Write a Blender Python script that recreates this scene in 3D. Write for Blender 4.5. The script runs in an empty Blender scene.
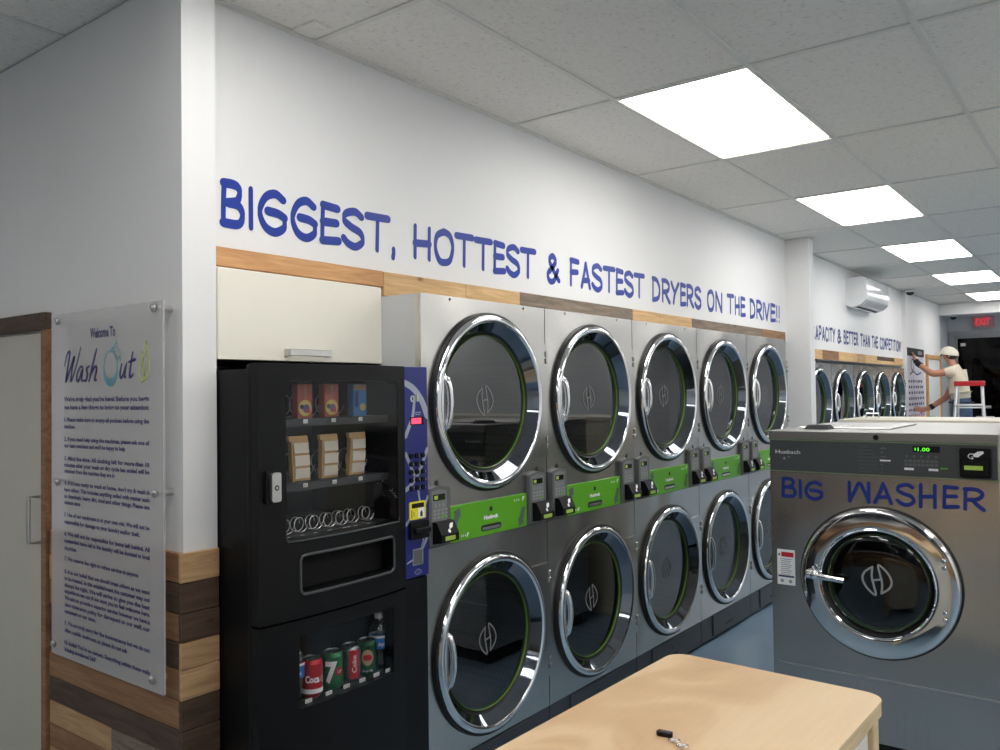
import bpy, bmesh, math, random
from mathutils import Vector, Matrix
random.seed(7)
C = bpy.context.scene.collection
PI = math.pi

# ---------------------------------------------------------------- materials
def srgb(r, g, b):
    f = lambda c: (c/255/12.92) if c/255 <= .04045 else ((c/255+.055)/1.055)**2.4
    return (f(r), f(g), f(b), 1)

def newmat(name):
    m = bpy.data.materials.new(name); m.use_nodes = True
    nt = m.node_tree
    return m, nt, nt.nodes['Principled BSDF']

def noise_in(nt, scale=(1, 1, 1), nscale=5, detail=4, rough=.5, dist=0.0):
    tc = nt.nodes.new('ShaderNodeTexCoord'); mp = nt.nodes.new('ShaderNodeMapping')
    mp.inputs['Scale'].default_value = scale
    nt.links.new(tc.outputs['Object'], mp.inputs['Vector'])
    n = nt.nodes.new('ShaderNodeTexNoise'); n.inputs['Scale'].default_value = nscale
    n.inputs['Detail'].default_value = detail; n.inputs['Roughness'].default_value = rough
    n.inputs['Distortion'].default_value = dist
    nt.links.new(mp.outputs[0], n.inputs['Vector'])
    return n

def ramp(nt, src, stops):
    r = nt.nodes.new('ShaderNodeValToRGB')
    while len(r.color_ramp.elements) < len(stops): r.color_ramp.elements.new(.5)
    for e, (p, c) in zip(r.color_ramp.elements, stops):
        e.position = p; e.color = c
    nt.links.new(src, r.inputs[0])
    return r

def bump(nt, b, src, strength=.1, dist=.002):
    bp = nt.nodes.new('ShaderNodeBump'); bp.inputs['Strength'].default_value = strength
    bp.inputs['Distance'].default_value = dist
    nt.links.new(src, bp.inputs['Height']); nt.links.new(bp.outputs[0], b.inputs['Normal'])

def mat(name, col, rough=.5, metal=0, var=.04, nscale=6, scale=(1, 1, 1), coat=0, spec=.5, bmp=0):
    m, nt, b = newmat(name)
    n = noise_in(nt, scale, nscale)
    lo = tuple(max(0, c*(1-var)) for c in col[:3])+(1,); hi = tuple(min(1, c*(1+var)) for c in col[:3])+(1,)
    r = ramp(nt, n.outputs[0], [(.3, lo), (.7, hi)])
    nt.links.new(r.outputs[0], b.inputs['Base Color'])
    b.inputs['Roughness'].default_value = rough; b.inputs['Metallic'].default_value = metal
    b.inputs['Coat Weight'].default_value = coat; b.inputs['Specular IOR Level'].default_value = spec
    if bmp: bump(nt, b, n.outputs[0], bmp)
    return m

def steel(name, col, rough, scale, aniso=.5, wob=.03):
    m, nt, b = newmat(name)
    n = noise_in(nt, scale, 40, 3)
    r = ramp(nt, n.outputs[0], [(.25, tuple(c*.93 for c in col[:3])+(1,)), (.75, col)])
    nt.links.new(r.outputs[0], b.inputs['Base Color'])
    b.inputs['Metallic'].default_value = 1; b.inputs['Roughness'].default_value = rough
    # slight oil-canning of the sheet
    n2 = noise_in(nt, (1, 1, 1), 2.2, 1)
    bump(nt, b, n2.outputs[0], 1.0, wob)
    return m

def wood(name, dark, light, axis, rough=.6, ring=9, knots=True):
    """Board wood; grain runs along AXIS (0 x, 1 y, 2 z)."""
    m, nt, b = newmat(name)
    sc = [1, 1, 1]
    for i in range(3): sc[i] = .9 if i == axis else 9
    n = noise_in(nt, tuple(sc), ring*.35, 6, .62, 1.2)
    mid = tuple((a+c)/2 for a, c in zip(dark, light))
    r = ramp(nt, n.outputs[0], [(.28, dark), (.5, mid), (.68, light)])
    n3 = noise_in(nt, tuple(3 if i == axis else 60 for i in range(3)), 3, 3)
    mx = nt.nodes.new('ShaderNodeMixRGB'); mx.blend_type = 'MULTIPLY'; mx.inputs[0].default_value = .35
    r3 = ramp(nt, n3.outputs[0], [(.3, (.6, .6, .6, 1)), (.6, (1, 1, 1, 1))])
    nt.links.new(r.outputs[0], mx.inputs[1]); nt.links.new(r3.outputs[0], mx.inputs[2])
    last = mx
    if knots:
        v = nt.nodes.new('ShaderNodeTexVoronoi'); v.inputs['Scale'].default_value = 5.5
        tc = nt.nodes.new('ShaderNodeTexCoord'); mp = nt.nodes.new('ShaderNodeMapping')
        mp.inputs['Scale'].default_value = tuple(.5 if i == axis else 1 for i in range(3))
        nt.links.new(tc.outputs['Object'], mp.inputs[0]); nt.links.new(mp.outputs[0], v.inputs['Vector'])
        rk = ramp(nt, v.outputs['Distance'], [(.035, (.3, .2, .12, 1)), (.075, (1, 1, 1, 1))])
        mk = nt.nodes.new('ShaderNodeMixRGB'); mk.blend_type = 'MULTIPLY'; mk.inputs[0].default_value = .8
        nt.links.new(mx.outputs[0], mk.inputs[1]); nt.links.new(rk.outputs[0], mk.inputs[2]); last = mk
    nt.links.new(last.outputs[0], b.inputs['Base Color'])
    b.inputs['Roughness'].default_value = rough
    bump(nt, b, n.outputs[0], .15, .002)
    return m

def emit(name, col, s):
    m, nt, b = newmat(name)
    b.inputs['Base Color'].default_value = col
    b.inputs['Emission Color'].default_value = col; b.inputs['Emission Strength'].default_value = s
    b.inputs['Roughness'].default_value = .5
    return m

def glass(name, tint, f0=.08, rough=.02):
    """clear pane: straight-through transmission plus a Schlick mirror term (same from both sides)"""
    m, nt, b = newmat(name); nt.nodes.remove(b)
    N = nt.nodes.new; L = nt.links.new
    out = [n for n in nt.nodes if n.type == 'OUTPUT_MATERIAL'][0]
    t = N('ShaderNodeBsdfTransparent'); t.inputs[0].default_value = tint
    g = N('ShaderNodeBsdfGlossy'); g.inputs['Roughness'].default_value = rough
    ge = N('ShaderNodeNewGeometry'); d = N('ShaderNodeVectorMath'); d.operation = 'DOT_PRODUCT'
    L(ge.outputs['Incoming'], d.inputs[0]); L(ge.outputs['Normal'], d.inputs[1])
    def mt(op, a, c=None):
        q = N('ShaderNodeMath'); q.operation = op; L(a, q.inputs[0])
        if c is not None: q.inputs[1].default_value = c
        return q
    a = mt('ABSOLUTE', d.outputs['Value']); s1 = N('ShaderNodeMath'); s1.operation = 'SUBTRACT'; s1.inputs[0].default_value = 1; L(a.outputs[0], s1.inputs[1])
    p = mt('POWER', s1.outputs[0], 5); k = mt('MULTIPLY', p.outputs[0], 1-f0); z = mt('ADD', k.outputs[0], f0); z.use_clamp = True
    mx = N('ShaderNodeMixShader'); L(z.outputs[0], mx.inputs[0]); L(t.outputs[0], mx.inputs[1]); L(g.outputs[0], mx.inputs[2]); L(mx.outputs[0], out.inputs[0])
    return m

M = {}
M['wall'] = mat('wall_paint', srgb(232, 232, 232), .55, var=.012, nscale=2.5)
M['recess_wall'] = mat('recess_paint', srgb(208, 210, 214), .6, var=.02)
M['floor'] = mat('blue_floor', srgb(116, 140, 160), .3, var=.06, nscale=3, spec=.5)
M['bulk'] = mat('cream_counter', srgb(212, 206, 190), .4, var=.01)
M['cream'] = mat('cream_laminate', srgb(238, 234, 220), .35, var=.01)
M['door_paint'] = mat('door_paint', srgb(196, 192, 180), .5, var=.02)
M['steel'] = steel('brushed_steel', (.60, .585, .56, 1), .27, (1, 3, .06))
M['steel_panel'] = steel('brushed_steel_plate', (.56, .55, .53, 1), .24, (1, 3, .06))
M['steel_w'] = steel('washer_steel', (.52, .49, .46, 1), .27, (3, 1, .06), wob=.02)
M['steel_top'] = steel('washer_top_steel', (.36, .355, .345, 1), .36, (.1, 3, 1), wob=.004)
M['galv'] = mat('galvanised_side', srgb(196, 198, 200), .4, .0, .02)
M['seam'] = mat('dark_seam', srgb(22, 23, 26), .6)
M['chrome'] = mat('chrome', (.80, .81, .83, 1), .045, 1, .0)
M['chrome_dark'] = mat('dark_chrome', (.17, .19, .225, 1), .05, 1, .0)
M['chrome_w'] = mat('chrome_plate', (.74, .73, .72, 1), .06, 1, .0)
M['satin'] = mat('satin_metal', (.62, .61, .6, 1), .3, 1, .02)
M['black'] = mat('black_plastic', srgb(13, 14, 16), .42, var=.04, spec=.22)
M['black_matte'] = mat('black_coated', srgb(14, 15, 17), .5, var=.05, nscale=30, spec=.22)
M['void'] = mat('dark_void', srgb(8, 9, 10), .9)
M['rubber'] = mat('rubber_gasket', srgb(16, 17, 19), .45)
M['green'] = mat('green_panel', srgb(92, 166, 34), .35, var=.02)
M['green_ring'] = mat('green_gasket', srgb(88, 124, 42), .3, var=.02)
M['toekick'] = mat('charcoal_kick', srgb(62, 66, 72), .4, .3, .04)
M['greyplastic'] = mat('grey_plastic', srgb(96, 98, 100), .4)
M['keyface'] = mat('grey_keypad', srgb(120, 122, 122), .4)
M['dgrey'] = mat('dark_grey_panel', srgb(66, 70, 72), .38)
M['arrow'] = mat('arrow_grey', srgb(88, 100, 96), .4)
M['white'] = mat('white_print', srgb(235, 236, 238), .45, var=.01)
M['pgrey'] = mat('pale_print', srgb(150, 152, 152), .45, var=.01)
M['lcd_green'] = emit('lcd_green', srgb(140, 165, 70), .22)
M['led_green'] = emit('led_green', srgb(90, 230, 40), 1.6)
M['led_red'] = emit('led_red', srgb(255, 60, 90), 1.5)
M['lcd_off'] = mat('lcd_dark', srgb(22, 26, 20), .2)
M['blue_letter'] = mat('blue_vinyl', srgb(8, 50, 152), .4, var=.05, nscale=40)
M['blue_letter2'] = mat('navy_vinyl', srgb(8, 40, 122), .45, var=.05, nscale=40)
M['navy'] = mat('navy_ink', srgb(56, 52, 104), .5)
M['teal'] = mat('teal_ink', srgb(96, 156, 168), .4)
M['lime'] = mat('lime_ink', srgb(190, 206, 100), .4)
M['etch'] = mat('etched_mark', srgb(150, 152, 152), .6)
M['etch_dim'] = mat('etched_mark_faint', srgb(120, 122, 122), .6)
M['vblue'] = mat('vending_blue', srgb(26, 36, 112), .35, var=.02)
M['silver'] = mat('silver_print', srgb(160, 166, 182), .35, .2, .02)
M['glass'] = glass('door_glass', (.34, .36, .37, 1), .15)
M['vglass'] = glass('vending_glass', (.97, .97, .975, 1), .022)
M['wglass'] = glass('washer_glass', (.42, .42, .42, 1), .07)
def make_acrylic():
    m, nt, b = newmat('frosted_acrylic')
    b.inputs['Base Color'].default_value = srgb(214, 212, 212); b.inputs['Roughness'].default_value = .18
    out = [n for n in nt.nodes if n.type == 'OUTPUT_MATERIAL'][0]
    t = nt.nodes.new('ShaderNodeBsdfTransparent'); mx = nt.nodes.new('ShaderNodeMixShader'); mx.inputs[0].default_value = .44
    nt.links.new(t.outputs[0], mx.inputs[1]); nt.links.new(b.outputs[0], mx.inputs[2]); nt.links.new(mx.outputs[0], out.inputs[0])
    return m
M['acrylic'] = make_acrylic()
M['yellow'] = mat('yellow_label', srgb(232, 220, 40), .5)
def birch():
    m, nt, b = newmat('birch_plywood')
    n = noise_in(nt, (1.0, .42, 1), 3.1, 3, .5, 1.3)
    r = ramp(nt, n.outputs[0], [(.34, srgb(198, 160, 118)), (.46, srgb(212, 178, 136)), (.50, srgb(221, 191, 150)), (.62, srgb(226, 198, 158))])
    n2 = noise_in(nt, (14, 1.5, 1), 6, 3); r2 = ramp(nt, n2.outputs[0], [(.3, (.93, .93, .93, 1)), (.7, (1, 1, 1, 1))])
    mx = nt.nodes.new('ShaderNodeMixRGB'); mx.blend_type = 'MULTIPLY'; mx.inputs[0].default_value = .6
    nt.links.new(r.outputs[0], mx.inputs[1]); nt.links.new(r2.outputs[0], mx.inputs[2]); nt.links.new(mx.outputs[0], b.inputs['Base Color'])
    b.inputs['Roughness'].default_value = .42
    return m
M['tablewood'] = birch()
M['edgewood'] = wood('table_edge_wood', srgb(206, 176, 130), srgb(226, 200, 156), 1, .5, 9, False)
M['white_panel'] = mat('white_panel', srgb(222, 216, 204), .5)
M['red'] = mat('red_plastic', srgb(190, 30, 44), .4)
M['alu'] = mat('aluminium', (.75, .75, .76, 1), .32, .6, .02)
M['tag'] = mat('price_tag_card', srgb(225, 225, 220), .5)
M['can_red'] = mat('can_red', srgb(190, 22, 34), .28, .35)
M['can_green'] = mat('can_green', srgb(24, 110, 60), .28, .35)
M['can_dkgreen'] = mat('can_dark_green', srgb(18, 74, 40), .28, .35)
M['can_silver'] = mat('can_silver', srgb(130, 134, 138), .25, .8)
M['tan'] = mat('tan_emblem', srgb(178, 150, 120), .5)
M['blabel'] = mat('bottle_label_blue', srgb(40, 120, 205), .4)
M['pet'] = glass('clear_plastic', (.80, .84, .88, 1), .13, .08)
M['capwhite'] = mat('cap_white', srgb(222, 224, 226), .5)
M['kraft'] = mat('tan_packet', srgb(196, 160, 108), .6)
M['packwhite'] = mat('packet_window', srgb(214, 206, 190), .5)
M['snack_brown'] = mat('carton_brown', srgb(170, 84, 62), .45)
M['snack_cream'] = mat('carton_cream', srgb(214, 190, 110), .45)
M['snack_blue'] = mat('carton_blue', srgb(70, 130, 190), .45)
M['snack_red'] = mat('carton_red', srgb(206, 60, 50), .45)
M['snack_violet'] = mat('carton_violet', srgb(120, 90, 140), .45)
M['coil'] = mat('coil_wire', (.55, .55, .56, 1), .3, .9, .02)
M['shelf'] = mat('shelf_metal', srgb(52, 55, 58), .4, .3)
M['skin'] = mat('skin', srgb(196, 138, 112), .5)
M['hair'] = mat('hair_brown', srgb(60, 44, 36), .7)
M['shirt'] = mat('cream_shirt', srgb(232, 222, 200), .8, bmp=.1)
M['denim'] = mat('denim', srgb(70, 92, 124), .8, var=.15, nscale=20)
M['cap'] = mat('cap_cloth', srgb(238, 232, 214), .7)
M['strap'] = mat('black_strap', srgb(28, 29, 32), .7)
M['doorglass'] = glass('exit_door_glass', (.06, .065, .08, 1), .015)
M['nightglass'] = glass('window_glass', (.8, .84, .86, 1), .08)
M['night'] = mat('night_street', srgb(30, 48, 66), .9)
M['doorframe'] = mat('grey_frame', srgb(140, 143, 147), .4, .3)
M['pine'] = wood('pine_frame', srgb(190, 140, 86), srgb(222, 180, 122), 2, .55, 9)
M['paper'] = mat('poster_paper', srgb(212, 212, 222), .5)
M['darkink'] = mat('dark_ink', srgb(60, 50, 80), .5)
M['pinkink'] = mat('pink_ink', srgb(190, 130, 140), .5)
M['greencloth'] = mat('green_cloth', srgb(90, 170, 130), .7)
M['yellowtape'] = mat('yellow_orange', srgb(226, 160, 50), .5)
M['exit_red'] = emit('exit_letters', srgb(255, 40, 50), 1.0)
M['exit_body'] = mat('exit_housing', srgb(190, 140, 146), .5)
M['diffuser'] = emit('light_diffuser', (1, .975, .94, 1), 7.6)
M['ac'] = mat('ac_plastic', srgb(226, 228, 230), .12, var=.01)
M['perf'] = None
WD = [('a', (138, 98, 64), (184, 142, 98)), ('b', (62, 46, 36), (98, 76, 60)), ('c', (162, 126, 88), (206, 170, 126)),
      ('d', (122, 86, 58), (164, 124, 86)), ('e', (98, 86, 74), (146, 130, 112)), ('f', (196, 156, 106), (230, 192, 140)),
      ('g', (186, 134, 88), (212, 164, 114))]
for k, d, l in WD:
    for ax, s in ((0, 'x'), (1, 'y')):
        M['w%s%s' % (k, s)] = wood('reclaimed_wood_%s_%s' % (k, s), srgb(*d), srgb(*l), ax, .65)

def make_perf():
    m, nt, b = newmat('perforated_drum')
    tc = nt.nodes.new('ShaderNodeTexCoord'); v = nt.nodes.new('ShaderNodeTexVoronoi')
    v.inputs['Scale'].default_value = 45; v.inputs['Randomness'].default_value = 0
    nt.links.new(tc.outputs['Object'], v.inputs['Vector'])
    r = ramp(nt, v.outputs['Distance'], [(.25, (.03, .03, .03, 1)), (.32, (.085, .085, .09, 1))])
    nt.links.new(r.outputs[0], b.inputs['Base Color'])
    b.inputs['Metallic'].default_value = .7; b.inputs['Roughness'].default_value = .4
    return m
M['perf'] = make_perf()

def make_tile():
    m, nt, b = newmat('ceiling_tile')
    n = noise_in(nt, (1, 1, 1), 55, 4, .6)
    r = ramp(nt, n.outputs[0], [(.30, srgb(206, 205, 203)), (.40, srgb(234, 230, 223)), (.7, srgb(240, 237, 230))])
    n2 = noise_in(nt, (1, 1, 1), 300, 2)
    nt.links.new(r.outputs[0], b.inputs['Base Color']); b.inputs['Roughness'].default_value = .85
    bump(nt, b, n2.outputs[0], .3, .003)
    return m
M['tile'] = make_tile()
M['tbar'] = mat('ceiling_tbar', srgb(222, 220, 214), .45, var=.01)

# ---------------------------------------------------------------- mesh builder
# frames: local (u, v, w) -> xyz, w pointing out of the face
FX = lambda p: (p[2], p[0], p[1])        # face towards +X : u = y, v = z
FY = lambda p: (p[0], -p[2], p[1])       # face towards -Y : u = x, v = z
FZ = lambda p: (p[0], p[1], p[2])        # plain

class MB:
    def __init__(s, frame=FZ): s.v = []; s.f = []; s.m = []; s.mi = 0; s.fr = frame; s.mats = []
    def use(s, m):
        if m not in s.mats: s.mats.append(m)
        s.mi = s.mats.index(m); return s
    def add(s, vs, fs):
        o = len(s.v); s.v += [tuple(p) for p in vs]
        for f in fs: s.f.append(tuple(i+o for i in f)); s.m.append(s.mi)
    def box(s, u0, u1, v0, v1, w0, w1, bev=0, seg=2):
        if bev <= 0:
            vs = [(u, v, w) for u in (u0, u1) for v in (v0, v1) for w in (w0, w1)]
            s.add(vs, [(0, 1, 3, 2), (4, 6, 7, 5), (0, 4, 5, 1), (2, 3, 7, 6), (0, 2, 6, 4), (1, 5, 7, 3)]); return s
        bm = bmesh.new(); bmesh.ops.create_cube(bm, size=1)
        for q in bm.verts:
            q.co = Vector(((u0+u1)/2+q.co.x*(u1-u0), (v0+v1)/2+q.co.y*(v1-v0), (w0+w1)/2+q.co.z*(w1-w0)))
        bmesh.ops.bevel(bm, geom=bm.edges[:], offset=bev, segments=seg, affect='EDGES', profile=.5)
        bm.verts.index_update()
        s.add([tuple(q.co) for q in bm.verts], [tuple(q.index for q in f.verts) for f in bm.faces]); bm.free(); return s
    def prism(s, poly, w0, w1):
        n = len(poly)
        s.add([(a, b, w0) for a, b in poly]+[(a, b, w1) for a, b in poly],
              [tuple(range(n))[::-1], tuple(range(n, 2*n))]+[(i, (i+1) % n, n+(i+1) % n, n+i) for i in range(n)]); return s
    def lathe(s, prof, cu, cv, seg=48, a0=0, a1=2*PI):
        full = abs(a1-a0-2*PI) < 1e-6; k = seg if full else seg+1
        vs = []; fs = []
        for i in range(k):
            a = a0+(a1-a0)*i/seg
            for r, w in prof: vs.append((cu+r*math.cos(a), cv+r*math.sin(a), w))
        n = len(prof)
        for i in range(seg):
            j = (i+1) % k
            for q in range(n-1): fs.append((i*n+q, j*n+q, j*n+q+1, i*n+q+1))
        s.add(vs, fs); return s
    def disc(s, cu, cv, r, w, seg=32, rv=None):
        rv = rv or r
        s.add([(cu+r*math.cos(2*PI*i/seg), cv+rv*math.sin(2*PI*i/seg), w) for i in range(seg)], [tuple(range(seg))]); return s
    def hole_plate(s, u0, u1, v0, v1, loop, w0, w1):
        """rectangle with a hole (loop of (u,v), ccw) as a slab from w0 to w1"""
        cu = sum(p[0] for p in loop)/len(loop); cv = sum(p[1] for p in loop)/len(loop)
        out = []
        for a, b in loop:
            du, dv = a-cu, b-cv; t = 1e9
            if du > 1e-9: t = min(t, (u1-cu)/du)
            if du < -1e-9: t = min(t, (u0-cu)/du)
            if dv > 1e-9: t = min(t, (v1-cv)/dv)
            if dv < -1e-9: t = min(t, (v0-cv)/dv)
            out.append([cu+du*t, cv+dv*t])
        for c in ((u0, v0), (u1, v0), (u1, v1), (u0, v1)):
            k = min(range(len(out)), key=lambda i: (out[i][0]-c[0])**2+(out[i][1]-c[1])**2)
            out[k] = list(c)
        n = len(loop)
        vs = [(a, b, w1) for a, b in loop]+[(a, b, w1) for a, b in out]+[(a, b, w0) for a, b in loop]+[(a, b, w0) for a, b in out]
        fs = []
        for i in range(n):
            j = (i+1) % n
            fs += [(i, j, n+j, n+i), (2*n+i, 3*n+i, 3*n+j, 2*n+j), (i, 2*n+i, 2*n+j, j), (n+i, n+j, 3*n+j, 3*n+i)]
        s.add(vs, fs); return s
    def tube(s, pts, r, seg=10, cap=True):
        pts = [Vector(p) for p in pts]; n = len(pts); vs = []; fs = []
        rr = r if isinstance(r, (list, tuple)) else [r]*n
        up = None
        for i, p in enumerate(pts):
            d = (pts[min(i+1, n-1)]-pts[max(i-1, 0)]).normalized()
            if up is None:
                up = Vector((0, 0, 1)) if abs(d.z) < .9 else Vector((1, 0, 0))
            a = d.cross(up).normalized(); up = a.cross(d).normalized()
            for k in range(seg):
                t = 2*PI*k/seg; vs.append(tuple(p+(a*math.cos(t)+up*math.sin(t))*rr[i]))
        for i in range(n-1):
            for k in range(seg):
                j = (k+1) % seg; fs.append((i*seg+k, i*seg+j, (i+1)*seg+j, (i+1)*seg+k))
        if cap: fs += [tuple(range(seg))[::-1], tuple((n-1)*seg+k for k in range(seg))]
        s.add(vs, fs); return s
    def ribbon(s, pts, wid, w0, w1):
        """flat stroke with round ends; wid = list of widths"""
        L = []; R = []; n = len(pts)
        for i in range(n):
            a = pts[max(i-1, 0)]; b = pts[min(i+1, n-1)]
            dx, dy = b[0]-a[0], b[1]-a[1]; q = math.hypot(dx, dy) or 1; dx /= q; dy /= q
            h = wid[i]/2
            L.append((pts[i][0]-dy*h, pts[i][1]+dx*h)); R.append((pts[i][0]+dy*h, pts[i][1]-dx*h))
        vs = []; fs = []
        for i in range(n): vs += [(L[i][0], L[i][1], w1), (R[i][0], R[i][1], w1), (L[i][0], L[i][1], w0), (R[i][0], R[i][1], w0)]
        for i in range(n-1):
            a = i*4; b = a+4
            fs += [(a, a+1, b+1, b), (a+1, a+3, b+3, b+1), (a, b, b+2, a+2)]
        s.add(vs, fs)
        for i in (0, n-1):
            s.disc(pts[i][0], pts[i][1], wid[i]/2, w1-.00006-(.00003 if i else 0), 12)
        return s
    def bisect(s, cuts):
        """cut the mesh by planes u = k"""
        bm = bmesh.new(); vv = [bm.verts.new(p) for p in s.v]
        for f, mi in zip(s.f, s.m):
            try: g = bm.faces.new([vv[i] for i in f]); g.material_index = mi
            except ValueError: pass
        for k in cuts:
            bmesh.ops.bisect_plane(bm, geom=bm.verts[:]+bm.edges[:]+bm.faces[:], plane_co=(k, 0, 0), plane_no=(1, 0, 0), dist=1e-6)
        bm.verts.index_update()
        s.v = [tuple(q.co) for q in bm.verts]; s.f = [tuple(q.index for q in f.verts) for f in bm.faces]; s.m = [f.material_index for f in bm.faces]
        bm.free(); return s
    def clip(s, ua, ub):
        bm = bmesh.new(); vv = [bm.verts.new(p) for p in s.v]
        for f, mi in zip(s.f, s.m):
            try: g = bm.faces.new([vv[i] for i in f]); g.material_index = mi
            except ValueError: pass
        for k, sg in ((ua, -1), (ub, 1)):
            bmesh.ops.bisect_plane(bm, geom=bm.verts[:]+bm.edges[:]+bm.faces[:], plane_co=(k, 0, 0), plane_no=(sg, 0, 0), clear_outer=True)
        bm.verts.index_update()
        s.v = [tuple(q.co) for q in bm.verts]; s.f = [tuple(q.index for q in f.verts) for f in bm.faces]; s.m = [f.material_index for f in bm.faces]
        bm.free(); return s
    def warp(s, fn): s.v = [fn(p) for p in s.v]; return s
    def build(s, name, m=None, parent=None, smooth=False, loc=None):
        if m is not None and not s.mats: s.mats = [m]
        elif m is not None: s.mats = s.mats or [m]
        me = bpy.data.meshes.new(name); me.from_pydata([s.fr(p) for p in s.v], [], s.f)
        for k in s.mats: me.materials.append(k)
        for p, mi in zip(me.polygons, s.m): p.material_index = mi
        bm = bmesh.new(); bm.from_mesh(me); bmesh.ops.recalc_face_normals(bm, faces=bm.faces[:]); bm.to_mesh(me); bm.free()
        if smooth:
            for p in me.polygons: p.use_smooth = True
            me.set_sharp_from_angle(angle=math.radians(smooth if smooth > 1 else 35))
        me.update()
        o = bpy.data.objects.new(name, me); C.objects.link(o)
        if parent is not None: o.parent = parent
        if loc: o.location = loc
        return o

def tag(o, label=None, cat=None, group=None, kind=None):
    if label: o['label'] = label
    if cat: o['category'] = cat
    if group: o['group'] = group
    if kind: o['kind'] = kind
    return o
def thing(name, label, cat, loc=(0, 0, 0), group=None, rz=0):
    o = bpy.data.objects.new(name, None); C.objects.link(o); o.location = loc; o.rotation_euler = (0, 0, rz)
    o.empty_display_size = .1
    return tag(o, label, cat, group)
def struct(o): o['kind'] = 'structure'; return o
def copy_tree(o, parent=None):
    c = o.copy(); C.objects.link(c)
    if parent is not None: c.parent = parent
    for ch in list(o.children): copy_tree(ch, c)
    return c

def circ(cu, cv, r, n=64): return [(cu+r*math.cos(2*PI*i/n), cv+r*math.sin(2*PI*i/n)) for i in range(n)]
def rrect(u0, u1, v0, v1, r, n=5, per=6):
    P = []
    for cx, cy, a in ((u1-r, v0+r, -PI/2), (u1-r, v1-r, 0), (u0+r, v1-r, PI/2), (u0+r, v0+r, PI)):
        for i in range(n+1): P.append((cx+r*math.cos(a+PI/2*i/n), cy+r*math.sin(a+PI/2*i/n)))
    Q = []
    for i in range(len(P)):
        a = P[i]; b = P[(i+1) % len(P)]; d = math.hypot(b[0]-a[0], b[1]-a[1])
        k = per if d > 3*r*PI/2/n else 1
        for j in range(k): Q.append((a[0]+(b[0]-a[0])*j/k, a[1]+(b[1]-a[1])*j/k))
    return Q

def smooth_path(P, sub=7):
    if len(P) < 3:
        a, b = P[0], P[-1]
        return [(a[0]+(b[0]-a[0])*i/4, a[1]+(b[1]-a[1])*i/4) for i in range(5)]
    out = []; Q = [P[0]]+list(P)+[P[-1]]
    for i in range(1, len(Q)-2):
        p0, p1, p2, p3 = Q[i-1:i+3]
        for j in range(sub):
            t = j/sub
            out.append(tuple(.5*(2*p1[k]+(p2[k]-p0[k])*t+(2*p0[k]-5*p1[k]+4*p2[k]-p3[k])*t*t+(3*p1[k]-p0[k]-3*p2[k]+p3[k])*t**3) for k in (0, 1)))
    out.append(tuple(P[-1])); return out

G = {
 'B': [[(.10, 1), (.06, .5), (.05, .02)], [(.08, 1), (.62, 1), (.84, .86), (.72, .62), (.28, .53)], [(.28, .53), (.78, .50), (.98, .28), (.78, .04), (.05, .02)]],
 'I': [[(.5, 1), (.5, 0)]],
 'G': [[(.92, .88), (.62, 1), (.25, .86), (.04, .48), (.22, .12), (.60, 0), (.95, .16), (.97, .42)], [(.97, .42), (.72, .50), (.34, .52)]],
 'E': [[(.1, 1), (.06, .5), (.04, .02)], [(.1, 1), (.95, .97)], [(.08, .54), (.88, .56)], [(.04, .02), (1, .07)]],
 'S': [[(.92, .88), (.60, 1), (.15, .90), (.08, .70), (.40, .55), (.86, .42), (.97, .18), (.62, 0), (.25, .06), (.02, .2)]],
 'T': [[(0, .97), (1, 1)], [(.5, .98), (.46, 0)]],
 ',': [[(.6, .14), (.7, .04), (.3, -.14)]],
 'H': [[(.08, 1), (.05, 0)], [(.95, 1), (.92, 0)], [(.06, .45), (.93, .50)]],
 'O': [[(.5, 1), (.12, .82), (.03, .42), (.22, .06), (.5, 0), (.82, .12), (.97, .55), (.82, .9), (.5, 1)]],
 '&': [[(1, .08), (.5, .48), (.22, .82), (.5, 1), (.74, .82), (.5, .58), (.08, .28), (.22, .02), (.58, .06), (.92, .48)]],
 'F': [[(.1, 1), (.05, 0)], [(.1, 1), (.97, .98)], [(.08, .52), (.85, .56)]],
 'A': [[(.02, 0), (.35, .6), (.52, 1)], [(.52, 1), (.75, .5), (.97, 0)], [(.2, .28), (.84, .32)]],
 'D': [[(.1, 1), (.06, 0)], [(.06, 1), (.62, .94), (.96, .58), (.78, .14), (.06, 0)]],
 'R': [[(.1, 1), (.06, 0)], [(.06, 1), (.62, 1), (.93, .8), (.72, .54), (.12, .46)], [(.42, .47), (.7, .2), (.98, 0)]],
 'Y': [[(.02, 1), (.48, .5)], [(.98, 1), (.48, .5), (.28, 0)]],
 'N': [[(.06, 0), (.08, 1)], [(.08, 1), (.9, 0)], [(.9, 0), (.95, 1)]],
 'V': [[(.02, 1), (.45, 0)], [(.45, 0), (.98, 1)]],
 '!': [[(.7, 1), (.5, .28)], [(.42, .05), (.40, .0)]],
 'C': [[(.92, .86), (.6, 1), (.2, .82), (.04, .42), (.25, .08), (.62, 0), (.97, .12)]],
 'P': [[(.1, 1), (.06, 0)], [(.06, 1), (.65, 1), (.95, .78), (.72, .5), (.1, .44)]],
 'M': [[(.03, 0), (.12, 1)], [(.12, 1), (.5, .3)], [(.5, .3), (.88, 1)], [(.88, 1), (.97, 0)]],
 'W': [[(.03, 1), (.04, 0)], [(.04, 0), (.3, .55), (.52, .97), (.75, .6), (.97, 0)], [(.97, 0), (.98, 1)]],
}
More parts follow.
